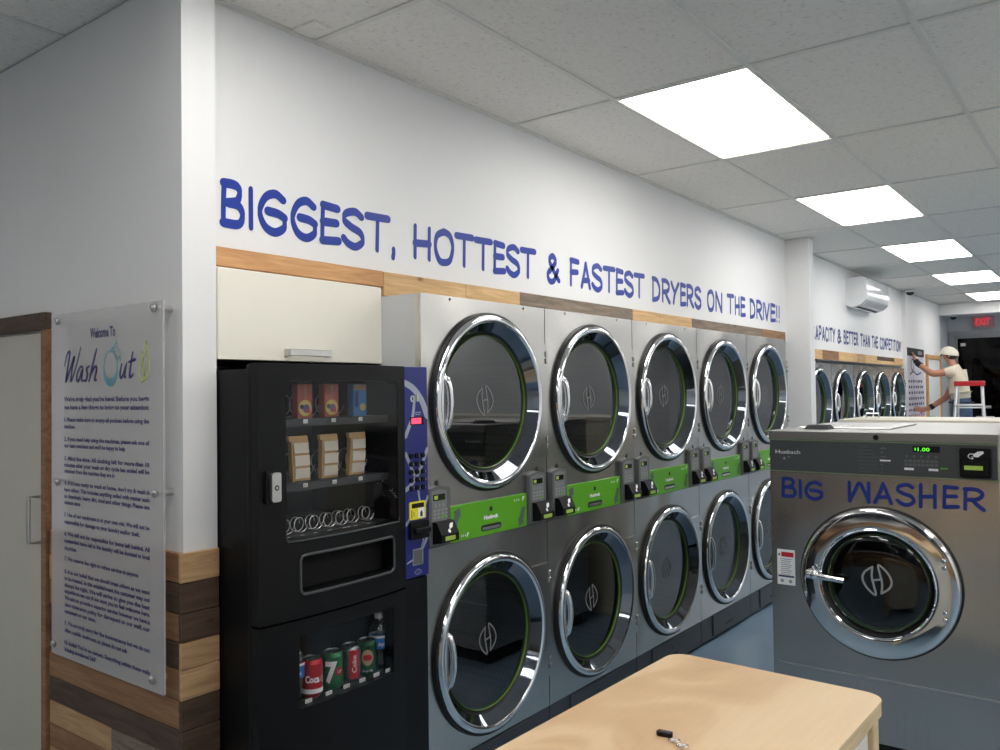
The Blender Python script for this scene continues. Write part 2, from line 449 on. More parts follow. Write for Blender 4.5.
def glyph(mb, ch, u0, u1, v0, v1, wmin, wmax, w0, w1, skew=0):
    h = wmax/2; a = wmin/2
    for k, st in enumerate(G[ch]):
        P = [(u0+a+(u1-u0-2*a)*x+skew*(y-.5)*(v1-v0), v0+h*.8+(v1-v0-1.6*h)*y) for x, y in st]
        P = smooth_path(P)
        W = []
        for i in range(len(P)):
            p = P[max(i-1, 0)]; q = P[min(i+1, len(P)-1)]
            d = math.hypot(q[0]-p[0], q[1]-p[1]) or 1
            W.append(wmin+(wmax-wmin)*abs(q[0]-p[0])/d)
        mb.ribbon(P, W, w0, w1+k*.0002)

def text_verts(s, size, xs=1.0, spacing=1.0, bold=0):
    cu = bpy.data.curves.new('t', 'FONT'); cu.body = s; cu.size = size; cu.space_character = spacing
    cu.offset = bold; cu.resolution_u = 2; cu.fill_mode = 'FRONT'
    o = bpy.data.objects.new('t', cu); C.objects.link(o)
    dg = bpy.context.evaluated_depsgraph_get()
    me = bpy.data.meshes.new_from_object(o.evaluated_get(dg))
    vs = [(v.co.x*xs, v.co.y, 0) for v in me.vertices]; fs = [tuple(p.vertices) for p in me.polygons]
    bpy.data.objects.remove(o); bpy.data.curves.remove(cu); bpy.data.meshes.remove(me)
    return vs, fs
def put_text(mb, s, u, v, w, size, width=None, anchor='l', rot=0, bold=0):
    vs, fs = text_verts(s, size, bold=bold)
    if not vs: return
    x0 = min(p[0] for p in vs); x1 = max(p[0] for p in vs)
    k = (width/(x1-x0)) if width else 1
    W = (x1-x0)*k; off = {'l': 0, 'c': -W/2, 'r': -W}[anchor]
    c, s_ = math.cos(rot), math.sin(rot)
    out = []
    for p in vs:
        a = (p[0]-x0)*k+off; b = p[1]
        out.append((u+a*c-b*s_, v+a*s_+b*c, w))
    mb.add(out, fs)

def h_logo(mb, cu, cv, r, w, t=.007):
    """the round H mark: two half lenses joined by a bar"""
    k = r
    L = [(-.25, .8), (-.7, .45), (-.85, 0), (-.6, -.55), (-.1, -.95), (-.18, -.4), (-.30, .2), (-.25, .8)]
    R_ = [(-x, -y) for x, y in L]
    for st in (L, R_):
        P = smooth_path([(cu+x*k, cv+y*k) for x, y in st], 5); mb.ribbon(P, [t]*len(P), w, w+.0006)
    P = [(cu-.28*k, cv-.05*k), (cu+.28*k, cv+.08*k)]
    mb.ribbon(smooth_path(P), [t]*5, w, w+.0007)

# ================================================================ THE SETTING
ZC = 2.80
def sbox(name, m, x0, x1, y0, y1, z0, z1, bev=0):
    b = MB(); b.box(x0, x1, y0, y1, z0, z1, bev); return struct(b.build(name, m))
sbox('floor', M['floor'], -3, 5.4, -4.4, 14.5, -.1, 0)
# ceiling tiles, T-bars
cb = MB(); cb.use(M['tile']); cb.box(-3, 5.4, -4.4, 12.3, ZC+.006, ZC+.1)
cb.use(M['tbar'])
XL = [.2565+.6025*k for k in range(-5, 9)]; YL = [.992-1.2191*4+1.2191*k for k in range(0, 14)]
for x in XL: cb.box(x-.011, x+.011, -4.4, 12.3, ZC-.001, ZC+.02)
for y in YL:
    xs = [-3]+XL+[5.4]
    for a, b_ in zip(xs[:-1], xs[1:]): cb.box(a+.0115 if a > -3 else a, b_-.0115 if b_ < 5.4 else b_, y-.011, y+.011, ZC-.0005, ZC+.02)
cb.box(-.30, -.278, -.70, 4.94, ZC-.004, ZC+.02)      # wall angle
cb.use(M['tile']); cb.box(-.275, -.16, -.345, -.262, ZC-.002, ZC+.01)
struct(cb.build('ceiling'))
sbox('wall_left', M['wall'], -3, -.208, -.815, -.70, 0, ZC)
sbox('wall_dryers', M['wall'], -.42, -.30, -.70, 4.94, 1.925, ZC)
sbox('wall_dryers_back', M['wall'], -1.5, -1.4, -.70, 9.9, 0, ZC)
sbox('wall_pillar', M['wall'], -1.4, -.100, 4.94, 5.07, 0, ZC)
sbox('wall_far_dryers', M['wall'], -.45, -.35, 5.07, 9.78, 1.80, ZC)
sbox('wall_far_left', M['wall'], -1.4, -.30, 9.78, 12.25, 0, ZC)
sbox('wall_soffit', M['wall'], -.30, 5.4, 12.25, 12.40, 2.635, ZC)
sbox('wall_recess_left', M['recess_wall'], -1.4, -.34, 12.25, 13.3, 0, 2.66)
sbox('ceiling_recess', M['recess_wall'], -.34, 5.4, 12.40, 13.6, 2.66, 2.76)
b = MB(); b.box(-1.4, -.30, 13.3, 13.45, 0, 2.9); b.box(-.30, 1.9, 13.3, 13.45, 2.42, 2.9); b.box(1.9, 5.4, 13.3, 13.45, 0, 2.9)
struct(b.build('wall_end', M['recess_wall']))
sbox('wall_right', M['wall'], 5.4, 5.5, -4.4, 13.6, 0, ZC)
b = MB(); b.box(-3, -1.6, -4.5, -4.4, 0, ZC); b.box(-1.6, 5.4, -4.5, -4.4, 0, .95); b.box(-1.6, 5.4, -4.5, -4.4, 2.5, ZC); b.box(5.2, 5.4, -4.5, -4.4, .95, 2.5)
struct(b.build('wall_behind', M['wall']))
b = MB()
for x in (-1.6, .65, 2.9, 5.14): b.box(x, x+.06, -4.49, -4.41, .95, 2.5)
b.box(-1.6, 5.2, -4.488, -4.412, .95, 1.0); b.box(-1.6, 5.2, -4.488, -4.412, 2.45, 2.5); wn = struct(b.build('window_1', M['doorframe']))
for x in (-1.54, .71, 2.96): b = MB(); b.box(x, x+2.18, -4.455, -4.447, 1.0, 2.45); b.build('pane', M['nightglass'], wn)
sbox('wall_street', M['night'], -4, 7, -7.1, -7.0, -1, 5)
sbox('wall_side_left', M['wall'], -3.1, -3, -4.4, -.70, 0, ZC)
sbox('wall_outside', M['void'], -1.0, 3.0, 14.4, 14.5, 0, 3)

# reclaimed-board cladding -----------------------------------------------------
def boards(name, frame, rows, w0, w1, suffix, ends=None):
    mb = MB(frame)
    for (u0, u1, v0, v1, k, dw) in rows:
        mb.use(M['w%s%s' % (k, suffix)]); mb.box(u0, u1, v0+.0012, v1-.0012, w0, w1+dw, .0018, 1)
    return struct(mb.build(name))
# on the stub of the left wall (towards +X) : u = y
R = [(-.832, -.703, .966, 1.055, 'c', .001), (-.832, -.703, .876, .966, 'b', -.001), (-.832, -.703, .792, .876, 'e', .001), (-.832, -.703, .712, .792, 'c', 0),
     (-.832, -.703, .622, .712, 'c', .001), (-.832, -.703, .532, .622, 'b', 0), (-.832, -.703, .44, .532, 'b', .001), (-.832, -.703, .35, .44, 'c', 0),
     (-.832, -.703, .26, .35, 'd', 0), (-.832, -.703, .17, .26, 'e', .001), (-.832, -.703, .08, .17, 'c', 0), (-.832, -.703, 0, .08, 'b', 0)]
R[1] = (-.832, -.703, .876, .966, 'b', -.001); R[2] = (-.832, -.703, .792, .876, 'b', .001)
boards('trim_1', FX, R, -.208, -.194, 'y')
# on the left wall (towards -Y) : u = x ; Z rows follow the photograph
R = [(-1.028, -.209, .966, 1.055, 'd', 0), (-1.028, -.62, .876, .966, 'c', .001), (-.62, -.209, .876, .966, 'b', 0),
     (-1.028, -.209, .792, .876, 'd', 0), (-1.028, -.209, .712, .792, 'b', .001), (-1.028, -.5, .622, .712, 'b', 0), (-.5, -.209, .622, .712, 'd', 0),
     (-1.028, -.209, .537, .622, 'd', .001), (-1.028, -.209, .452, .537, 'b', 0), (-1.028, -.60, .372, .452, 'c', 0), (-.60, -.209, .372, .452, 'e', .001),
     (-1.028, -.209, .29, .372, 'd', 0), (-1.028, -.209, .2, .29, 'c', 0), (-1.028, -.209, .1, .2, 'b', 0), (-1.028, -.209, 0, .1, 'd', 0)]
boards('trim_2', FY, R, .815, .831, 'x')
# trim boards along the top of the dryers
TB = [(-.70, .094, 1.936, 2.0, 'g'), (.096, .60, 1.902, 1.999, 'f'), (.602, 1.006, 1.902, 1.999, 'f'), (1.008, 2.139, 1.902, 2.0, 'e'), (2.141, 2.50, 1.902, 2.0, 'f'), (2.502, 2.965, 1.902, 1.999, 'f'), (2.967, 3.6, 1.902, 1.998, 'e'), (3.602, 4.29, 1.902, 1.999, 'e'), (4.292, 4.86, 1.902, 2.0, 'd')]
boards('trim_3', FX, [(a, b_, c, d, k, 0) for a, b_, c, d, k in TB], -.30, -.28, 'y')
TB = [(5.2, 6.1, 'f'), (6.1, 6.67, 'd'), (6.67, 7.4, 'f'), (7.4, 7.75, 'c'), (7.75, 8.3, 'f'), (8.3, 9.2, 'b'), (9.2, 9.72, 'f')]
rows = []
for a, b_, k in TB:
    if k == 'b': rows += [(a, b_, 1.845, 1.892, 'b', .001), (a, b_, 1.80, 1.843, 'f', 0)]
    else: rows.append((a, b_, 1.80, 1.895, k, 0))
boards('trim_4', FX, rows, -.35, -.332, 'y')
# wood wall behind the viewer (seen in the chrome)
rows = []; z = 0; i = 0
while z < .85:
    x = -2.9
    while x < 5.2:
        L = random.uniform(.7, 1.5); x1 = min(5.35, x+L); rows.append((x, x1, z, z+.1, random.choice('abcde'), 0)); x = x1
    z += .1
boards('trim_5', FY, rows, 4.4-.02+.0, 4.4, 'x')
bpy.data.objects['trim_5'].location.y = .02

# door with reclaimed-wood frame at the far left
d = MB(FY); d.box(-1.95, -1.079, .012, 1.758, .8155, .822)
dr = struct(d.build('door_1', M['door_paint']))
fr = MB(FY)
fr.use(M['wbx']); fr.box(-2.03, -1.043, 1.765, 1.826, .8155, .845, .002, 1)
fr.use(M['wdx']); fr.box(-1.076, -1.043, 0, 1.764, .8155, .84, .002, 1); fr.box(-2.03, -1.953, 0, 1.764, .8155, .84, .002, 1)
f = fr.build('door_frame', None, dr)
hd = MB(FY)
hd.tube([(-1.112, .998, .822), (-1.112, .998, .866), (-1.112, 1.163, .866), (-1.112, 1.163, .822)], .0075, 8)
hd.build('door_handle', M['satin'], dr)

# far end : exit door
e = MB(FY)
for a in ((-.325, -.24, 0, 2.42), (1.72, 1.9, 0, 2.42)): e.box(a[0], a[1], a[2], a[3], -13.32, -13.2) if 0 else e.box(a[0], a[1], a[2], a[3], -13.32, -13.22)
e.box(-.24, 1.72, 2.345, 2.42, -13.32, -13.22)
e.box(-.24, -.20, 0, 2.345, -13.30, -13.25); e.box(.75, .80, 0, 2.345, -13.30, -13.25); e.box(-.20, 1.72, 0, .09, -13.30, -13.25)
e.box(-.20, 1.72, 2.31, 2.345, -13.30, -13.25)
ed = struct(e.build('door_2', M['doorframe']))
g = MB(FY); g.box(-.20, .75, .09, 2.31, -13.285, -13.275); g.box(.80, 1.72, .09, 2.31, -13.285, -13.275); g.build('door_glass', M['doorglass'], ed)
g = MB(FY); g.box(.05, .30, 1.0, 1.03, -13.25, -13.20, .004); g.box(-.15, -.08, 2.18, 2.23, -13.25, -13.19, .004); g.box(.18, .26, 1.16, 1.2, -13.25, -13.22, .003); g.build('door_handle', M['satin'], ed)
# white panel door with pine frame on the far left wall
g = MB(FX); g.box(11.12, 12.1, 0, 1.93, -.30, -.288); d3 = struct(g.build('door_3', M['wall']))
g = MB(FX); g.box(11.04, 11.12, 0, 1.99, -.30, -.27, .002, 1); g.box(12.1, 12.18, 0, 1.99, -.30, -.27, .002, 1); g.box(11.12, 12.1, 1.93, 1.99, -.30, -.27, .002, 1)
g.build('door_frame', M['pine'], d3)

# bulkheads of the washer rows
def bulkhead(name, x0, x1, y0, y1, h):
    b = MB(); b.use(M['bulk']); b.box(x0+.012, x1-.012, y0+.012, y1-.012, 0, h-.03); b.box(x0, x1, y0, y1, h-.028, h, .004, 1)
    return struct(b.build(name))
bulkhead('trim_6', .715, 4.2, 2.71, 3.28, 1.34)

# ceiling lights --------------------------------------------------------------
def ceiling_light(x, y, label, first=[None]):
    if first[0] is None:
        t = thing('ceiling_light', label, 'ceiling light', (x, y, ZC), 'ceiling light panels')
        a = MB(); a.hole_plate(-.285, .285, -.589, .589, rrect(-.281, .281, -.582, .582, .004, 2, 3), -.003, .0); a.build('frame', M['tbar'], t)
        b_ = MB(); b_.box(-.2805, .2805, -.5815, .5815, -.0025, -.0005); b_.build('diffuser', M['diffuser'], t)
        first[0] = t; return t
    t = copy_tree(first[0]); t.location = (x, y, ZC); t['label'] = label; return t
LN = ['large bright square ceiling panel nearest the camera above the dryers', 'second bright ceiling panel from the camera, before the wall pillar', 'third bright ceiling panel from the camera, right of the air conditioner',
      'fourth bright ceiling panel from the camera, small and thin', 'farthest ceiling panel, a thin bright strip near the exit sign']
for k in range(5): ceiling_light(.5595, 1.585+2.4383*k, LN[k])
ceiling_light(.5595, -.853, 'ceiling panel above the stub wall, out of view overhead')
ceiling_light(.5595, -3.291, 'added fill panel on the ceiling behind the viewer, out of view')  # unseen fill, added to brighten the left wall
ceiling_light(-1.248, -3.291, 'fill panel added near the far left door, out of view behind the viewer')  # another added fill for the left wall, no known fixture here
for k in range(7): ceiling_light(2.9695, 1.585+2.4383*(k-2), 'fill panel of an added second row, out of view to the right')  # unseen row added for more light across the room
for k in range(7): ceiling_light(4.777, 1.585+2.4383*(k-2), 'fill panel of an added third row, by the right wall, out of view')  # further row added to even out the lighting, never in view

# ================================================================ DRYERS
def door_parts(root, cv, zid, upper):
    # chrome ring: base radius .345 on the face, bulging out, funnel in to the glass
    ring = MB(FX); cu = .40
    prof = [(.346, .000), (.346, .012), (.343, .022), (.337, .028), (.330, .031), (.322, .030), (.315, .025)]
    ring.use(M['chrome']); ring.lathe(prof, cu, cv, 72); ring.use(M['chrome_dark']); ring.lathe([(.315, .025), (.303, .011), (.290, -.004), (.281, -.014)], cu, cv, 72)
    door = ring.build('door', M['chrome'], root, smooth=50)
    k = MB(FX); k.lathe([(.3465, .0), (.353, .001), (.355, .008), (.352, .016), (.3465, .018), (.346, .010), (.346, .0)], cu, cv, 72); k.build('rim', M['rubber'], door, smooth=40)
    g = MB(FX); g.lathe([(.2675, -.018), (.2660, -.016), (.2642, -.018), (.2645, -.03), (.2675, -.03)], cu, cv, 64); g.build('gasket', M['green_ring'], door, smooth=40)
    g = MB(FX); g.lathe([(.2815, -.0135), (.2765, -.0165), (.2725, -.0225), (.2675, -.0235)], cu, cv, 64); g.build('seal', M['rubber'], door, smooth=40)
    g = MB(FX); g.disc(cu, cv, .266, -.0235, 64)
    gl = g.build('window', M['glass'], door)
    h = MB(FX); h_logo(h, cu, cv+.005, .062, -.0225, .0065); h.build('emblem', M['etch_dim'], gl)
    # handle, a chrome D grip on the left
    h = MB(FX)
    zc = cv-.0
    pts = []
    for i in range(13):
        t = PI*i/12; pts.append((.108+.014*math.sin(t), zc+.100*math.cos(t), .012+.024*math.sin(t)))
    h.tube(pts, [.008]*2+[.013]*9+[.008]*2, 10)
    h.box(.086, .116, zc-.115, zc+.115, .006, .024, .008, 3)
    h.build('handle', M['chrome'], door, smooth=50)
    # square hinge plate
    h = MB(FX); A_ = math.asin(.245/.349); P_ = [(.40+.349*math.cos(A_-2*A_*i/16), cv+.349*math.sin(A_-2*A_*i/16)) for i in range(17)]
    h.prism(P_[::-1]+[(.797, cv+.245), (.797, cv-.245)][::1] if 0 else [(.797, cv-.245), (.797, cv+.245)]+P_, .0005, .012)
    for q in (-.20, -.17, .17, .2): h.box(.784, .7975, cv+q-.012, cv+q+.012, .010, .019, .002, 1)
    h.build('hinge_plate', M['steel_panel'], door)
    dr = MB(FX); dr.lathe([(.262, -.026), (.262, -.05), (.30, -.07), (.33, -.09), (.33, -.62)], cu, cv, 48); dr.use(M['perf']); dr.disc(cu, cv, .33, -.62, 48)
    dr.build('drum', M['perf'], root, smooth=30)

def control(root, u0, u1, slant):
    c = MB(FX); c.use(M['greyplastic'])
    top = [(u1, 1.165), (u1-.01, 1.172), ((u0+u1)/2, 1.180), (u0+.01, 1.172), (u0, 1.165)]
    c.prism([(u0, .962), (u1, .962)]+top, .001, .022)
    c.use(M['keyface']); c.prism([(u0+.012, 1.052), (u1-.02, 1.052), (u1-.02, 1.160), ((u0+u1)/2, 1.168), (u0+.012, 1.160)], .021, .0235)
    o = c.build('control_panel', None, root)
    d_ = MB(FX); d_.use(M['lcd_off']); d_.box(u0+.022, u1-.03, 1.128, 1.150, .0236, .0246); d_.use(M['lcd_green']); d_.box(u0+.026, u0+.046, 1.132, 1.146, .0246, .0252); d_.build('display', None, o)
    k = MB(FX); k.use(M['pgrey'])
    for i in range(3):
        for j in range(4): k.box(u0+.022+j*.021, u0+.036+j*.021, 1.062+i*.013, 1.069+i*.013, .0236, .0242)
    for j in range(3): k.box(u0+.03+j*.022, u0+.036+j*.022, 1.103, 1.116, .0236, .0242)
    k.use(M['green']); k.box(u1-.045, u1-.026, 1.063, 1.073, .0236, .0243)
    k.build('keypad', None, o)
    r = MB(FX); r.use(M['black'])
    r.prism([(0, 0), (1, 0), (1, 1), (0, 1)], 0, 0) if 0 else None
    a, b_ = u0+.018, u1-.002
    V = [(a, .972, .022), (b_, .972, .022), (b_, 1.052, .022), (a, 1.052, .022), (a, .980, .066), (b_, .980, .066), (b_, 1.008, .066), (a, 1.008, .066), (a, 1.050, .044), (b_, 1.050, .044)]
    r.add(V, [(0, 1, 5, 4), (4, 5, 6, 7), (7, 6, 9, 8), (8, 9, 2, 3), (0, 4, 7, 8, 3), (1, 2, 9, 6, 5)])
    r.use(M['lcd_green']); r.box(a+.02, b_-.022, .986, 1.001, .066, .068)
    rd = r.build('card_reader', None, o)
    # hand-and-card symbol
    s = MB(FX); m_ = (a+b_)/2+.012
    s.fr = lambda p: FX((p[0], p[1], p[2]+(1.050-p[1])*.022/.042))
    s.prism([(m_-.006, 1.024), (m_+.012, 1.030), (m_+.022, 1.044), (m_+.006, 1.043), (m_-.004, 1.034)], .0446, .0452)
    s.prism([(m_-.018, 1.022), (m_-.008, 1.026), (m_-.004, 1.018), (m_-.010, 1.012), (m_-.018, 1.014)], .0446, .0452)
    s.build('card_symbol', M['white'], rd)

def make_dryer():
    t = thing('stacked_dryer', 'x', 'dryer', (0, 0, 0), 'stacked tumble dryers along the left wall')
    b = MB(FX)
    b.use(M['galv']); b.box(.003, .797, .02, 1.884, -1.0, -.64)
    b.box(.0035, .006, .02, 1.884, -.64, -.004); b.box(.794, .797, .02, 1.884, -.64, -.004); b.box(.006, .794, 1.880, 1.884, -.64, -.004)
    b.use(M['satin']); b.box(.0025, .0045, .155, 1.8845, -.03, -.0102)
    b.build('cabinet', None, t)
    p = MB(FX); p.use(M['steel'])
    p.hole_plate(.0025, .7975, 1.095, 1.884, circ(.40, 1.4825, .318), -.01, 0)
    p.hole_plate(.0025, .7975, .155, .955, circ(.40, .532, .318), -.01, 0)
    p.box(.0025, .7975, .955, 1.095, -.01, 0)
    p.use(M['seam']); p.box(.7975, .7995, .03, 1.882, -.02, -.003); pass
    for u in (.165, .64): p.disc(u, 1.872, .0055, .0008, 12)
    for u in (.078, .722): p.disc(u, 1.187, .011, .0008, 16)
    p.use(M['seam']); p.box(.0025, .7975, .9535, .956, -.002, .0008)
    p.build('front_panel', None, t)
    door_parts(t, 1.4825, 0, True); door_parts(t, .532, 1, False)
    control(t, .012, .128, 0); control(t, .640, .762, 0)
    g = MB(FX); g.box(.142, .635, .957, 1.094, .0008, .010, .002, 1)
    gp = g.build('name_panel', M['green'], t)
    def arr(cx, cy, s): return [(cx+x*s, cy+y*s) for x, y in ((-.022, -.04), (.004, -.04), (.022, .008), (.032, .002), (.026, .042), (-.014, .028), (-.004, .02))]
    
    for cx_, cz_, s_ in ((.172, 1.045, .95), (.602, 1.002, -.95)):
        g = MB(FX); g.prism(arr(cx_, cz_, s_), .0101, .0108); g.build('arrow', M['arrow'], gp)
    g = MB(FX)
    g.use(M['white']); put_text(g, 'Huebsch', .388, 1.020, .0109, .021, .090, 'c', 0, .0012)
    for q in (.205, .216, .228): g.box(q, q+.004, .972, .980, .0101, .0106)
    g.prism([(.236, .968), (.240, .968), (.252, .985), (.240, .984)], .0101, .0106)
    for q in (.545, .560, .575): g.box(q, q+.004, 1.068, 1.076, .0101, .0106)
    g.prism([(.600, 1.066), (.605, 1.066), (.618, 1.084), (.604, 1.083)], .0101, .0106)
    g.build('print', None, gp)
    g = MB(FX); g.use(M['seam']); g.disc(.388, 1.058, .010, .0111, 20); g.prism(rrect(.325, .455, .975, .999, .011, 4, 1), .0101, .0109)
    g.use(M['satin']); g.prism(rrect(.332, .448, .979, .990, .005, 3, 1), .0109, .0115); g.build('lint_slot', None, gp)
    k = MB(FX); k.use(M['toekick']); k.box(.003, .797, .018, .155, -.02, -.002)
    kp = k.build('kick_panel', None, t)
    k = MB(FX); k.use(M['toekick']); k.box(.165, .655, .026, .148, -.002, .006, .002, 1); k.use(M['seam']); k.disc(.40, .104, .008, .0065, 14); k.prism(rrect(.35, .47, .058, .07, .005, 3, 1), .006, .0066)
    k.build('lint_door', None, kp)
    for u in (.08, .72):
        for w in (-.1, -.9):
            k = MB(lambda p: (-p[1], p[0], p[2])); k.lathe([(.0, .0), (.028, .0), (.028, .006), (.012, .01), (.012, .02), (0, .02)], u, -w, 12)
            k.build('foot', M['seam'], t)
    return t
LAB = ['nearest double-stack steel dryer, directly right of the black vending machine', 'second double-stack dryer from the vending machine, between the first and third', 'middle stack of the five near dryers, third from the vending machine',
       'fourth double-stack dryer from the vending machine, partly beside the big washer', 'last near dryer stack before the white pillar, lower door cut by big washer',
       'first far dryer stack just past the white pillar, half hidden by it', 'second far dryer stack past the pillar, under the air conditioner', 'third far dryer stack past the pillar, middle of the far five',
       'fourth far dryer stack past the pillar, second nearest the poster', 'farthest dryer stack, beside the poster the man is reaching for']
base = make_dryer()
for n in range(10):
    o = base if n == 0 else copy_tree(base)
    o['label'] = LAB[n]
    o.location = (0, .8*n, 0) if n < 5 else (-.20, 5.10+.8*(n-5), 0)
    if n >= 5: o.scale = (1, 1, .93)
    if n >= 5: o['group'] = 'stacked tumble dryers past the pillar'

# ================================================================ LETTERING ON THE WALLS
LET = [('B', -0.624, -0.528), ('I', -0.517, -0.493), ('G', -0.482, -0.355), ('G', -0.344, -0.22), ('E', -0.209, -0.111), ('S', -0.105, 0.014), ('T', 0.019, 0.149), (',', 0.155, 0.183), ('H', 0.282, 0.399), ('O', 0.411, 0.548), ('T', 0.553, 0.679), ('T', 0.687, 0.815), ('E', 0.823, 0.915), ('S', 0.92, 1.036), ('T', 1.041, 1.169), ('&', 1.26, 1.386), ('F', 1.48, 1.577), ('A', 1.59, 1.697), ('S', 1.704, 1.824), ('T', 1.834, 1.965), ('E', 1.973, 2.065), ('S', 2.071, 2.191), ('T', 2.197, 2.327), ('D', 2.425, 2.544), ('R', 2.558, 2.683), ('Y', 2.691, 2.819), ('E', 2.83, 2.918), ('R', 2.926, 3.044), ('S', 3.055, 3.169), ('O', 3.266, 3.396), ('N', 3.408, 3.545), ('T', 3.632, 3.759), ('H', 3.775, 3.877), ('E', 3.891, 3.99), ('D', 4.083, 4.207), ('R', 4.222, 4.361), ('I', 4.375, 4.398), ('V', 4.403, 4.534), ('E', 4.55, 4.672), ('!', 4.689, 4.723), ('!', 4.746, 4.781)]
t = thing('wall_lettering', 'blue hand-style lettering BIGGEST, HOTTEST & FASTEST DRYERS ON THE DRIVE!! on the white wall', 'lettering', (-.2995, -.62, 2.07))
sl = MB(FX)
for ch, a, b_ in LET:
    sl = MB(FX)
    glyph(sl, ch, a+.62, b_+.62, -.002, .156, .0175, .031, .0, .0012)
    sl.build('letter', M['blue_letter'], t)
t = thing('wall_lettering', 'small distant blue lettering CAPACITY & BETTER THAN THE COMPETITION! below the air conditioner', 'lettering', (-.3495, 5.3, 1.98))
words_ = [('CAPACITY', 5.84, 6.62), ('&', 6.69, 6.84), ('BETTER', 6.93, 7.52), ('THAN', 7.62, 8.05), ('THE', 8.14, 8.43), ('COMPETITION!', 8.53, 9.70)]
sl = MB(FX)
WW = {'I': .35, '!': .4}
for w_, a, b_ in words_:
    tot = sum(WW.get(c, 1)+.16 for c in w_)-.16; s_ = (b_-a)/tot; x = a
    for c in w_:
        q = WW.get(c, 1)*s_; sl = MB(FX); glyph(sl, c, x-5.3, x+q-5.3, 0, .15, .016, .028, 0, .0012); sl.build('letter', M['blue_letter2'], t); x += q+.16*s_

# ================================================================ CUPBOARD ABOVE THE VENDING MACHINE
t = thing('wall_cupboard', 'white wall cupboard with a bar handle above the black vending machine', 'cupboard', (-.20, -.70, 1.632))
b = MB(FX); b.box(.003, .70, .004, .290, -.60, -.020); b.build('body', M['cream'], t)
b = MB(FX); b.box(.001, .703, .0, .285, -.018, 0, .0015, 1); dd = b.build('door', M['cream'], t)
b = MB(FX); b.box(.252, .434, .017, .040, .022, .030, .002, 1); b.box(.252, .262, .017, .040, .0, .022); b.box(.424, .434, .017, .040, .0, .022); b.build('handle', M['satin'], dd)

# ================================================================ VENDING MACHINE (front face x = .035 at its edges)
VU0, VU1 = -.727, -.012
def bow(p):
    q = (p[0]-(-.42))/.305
    return (p[0], p[1], p[2]+.022*max(0, 1-q*q))
cuts = [-.727+.04*i for i in range(1, 16)]
t = thing('vending_machine', 'black combo vending machine with glass fronts and blue keypad strip', 'vending machine', (0, 0, 0))
b = MB(FX)
b.box(-.695, -.690, .03, 1.598, -.78, -.002); b.box(-.020, -.015, .03, 1.598, -.78, -.002); b.box(-.690, -.02, 1.59, 1.598, -.78, -.002)
b.box(-.690, -.02, .03, 1.59, -.78, -.76); b.box(-.690, -.02, .03, .05, -.76, -.002)
b.box(-.690, -.02, .80, .93, -.45, -.03)          # deck between the two compartments
b.box(-.690, -.02, .05, .30, -.60, -.02)
b.box(-.155, -.02, .93, 1.59, -.40, -.004)        # electronics box behind keypad
b.box(-.150, -.02, .05, .80, -.40, -.004)
b.build('cabinet', M['black_matte'], t)
b = MB(FX); b.use(M['shelf']); b.box(-.689, -.156, .93, 1.585, -.42, -.415); b.box(-.689, -.151, .31, .80, -.33, -.325); b.build('back_panel', M['shelf'], t)
# upper door
b = MB(FX)
b.hole_plate(VU0, -.125, 1.045, 1.613, rrect(-.637, -.163, 1.086, 1.562, .014, 3, 10), .0, .035)
b.hole_plate(VU0, -.125, .852, 1.045, rrect(-.585, -.195, .925, 1.032, .014, 3, 10), .0, .035)
b.bisect(cuts).warp(lambda p: bow(p) if p[2] > .01 else p)
up = b.build('upper_door', M['black'], t)
b = MB(FX); b.box(-.726, -.690, .06, 1.611, -.022, -.0005, .004, 2); b.build('door_edge', M['black_matte'], t)
# rim round the delivery slot
L = rrect(-.590, -.190, .920, 1.037, .018, 4, 10)
b = MB(FX); b.tube([bow((p[0], p[1], .036)) for p in L+[L[0]]], .0045, 6, False); b.build('slot_rim', M['dgrey'], up, smooth=40)
b = MB(FX); b.box(-.60, -.18, .905, 1.04, -.02, -.015); b.build('slot_flap', M['void'], up)
b = MB(FX)
b.box(-.637, -.163, 1.086, 1.562, .031, .034); b.bisect(cuts).warp(bow); b.build('window', M['vglass'], up)
L = [(-.640, 1.10), (-.632, 1.084)]+[(-.632+.47*i/10, 1.082) for i in range(1, 11)]+[(-.160, 1.10)]
b = MB(FX); b.tube([bow((p[0], p[1], .036)) for p in L], .0025, 6); b.build('window_trim', M['dgrey'], up)
# lock handle
b = MB(FX); b.prism(rrect(-.712, -.664, 1.203, 1.300, .008, 3, 1), .036, .048); b.use(M['black'])
b.warp(lambda p: (p[0], p[1], p[2]+.004)); lk = b.build('lock_plate', M['black'], t)
b = MB(FX); b.prism(rrect(-.702, -.670, 1.209, 1.294, .007, 3, 1), .05, .066); b.build('handle', M['satin'], lk)
b = MB(FX); b.use(M['void']); b.disc(-.686, 1.25, .008, .0665, 16); b.use(M['satin']); b.disc(-.686, 1.25, .0045, .067, 12); b.build('key_hole', None, lk)
# lower door
b = MB(FX)
b.hole_plate(VU0, -.125, .06, .845, rrect(-.594, -.193, .580, .80, .004, 2, 10), .0, .033)
b.bisect(cuts).warp(lambda p: bow(p) if p[2] > .01 else p)
lo = b.build('lower_door', M['black'], t)
b = MB(FX); b.box(-.125, VU1, .06, .872, .0, .034, .002, 1); b.build('side_panel', M['black'], t)
b = MB(FX); b.box(-.594, -.193, .580, .80, .029, .032); b.bisect(cuts).warp(bow); b.build('window', M['vglass'], lo)
for u in (-.66, -.06):
    for w in (-.06, -.7):
        b = MB(lambda p: (-p[1], p[0], p[2])); b.lathe([(.0, .0), (.025, .0), (.025, .008), (.012, .012), (.012, .032), (0, .032)], u, -w, 12); b.build('foot', M['black'], t)
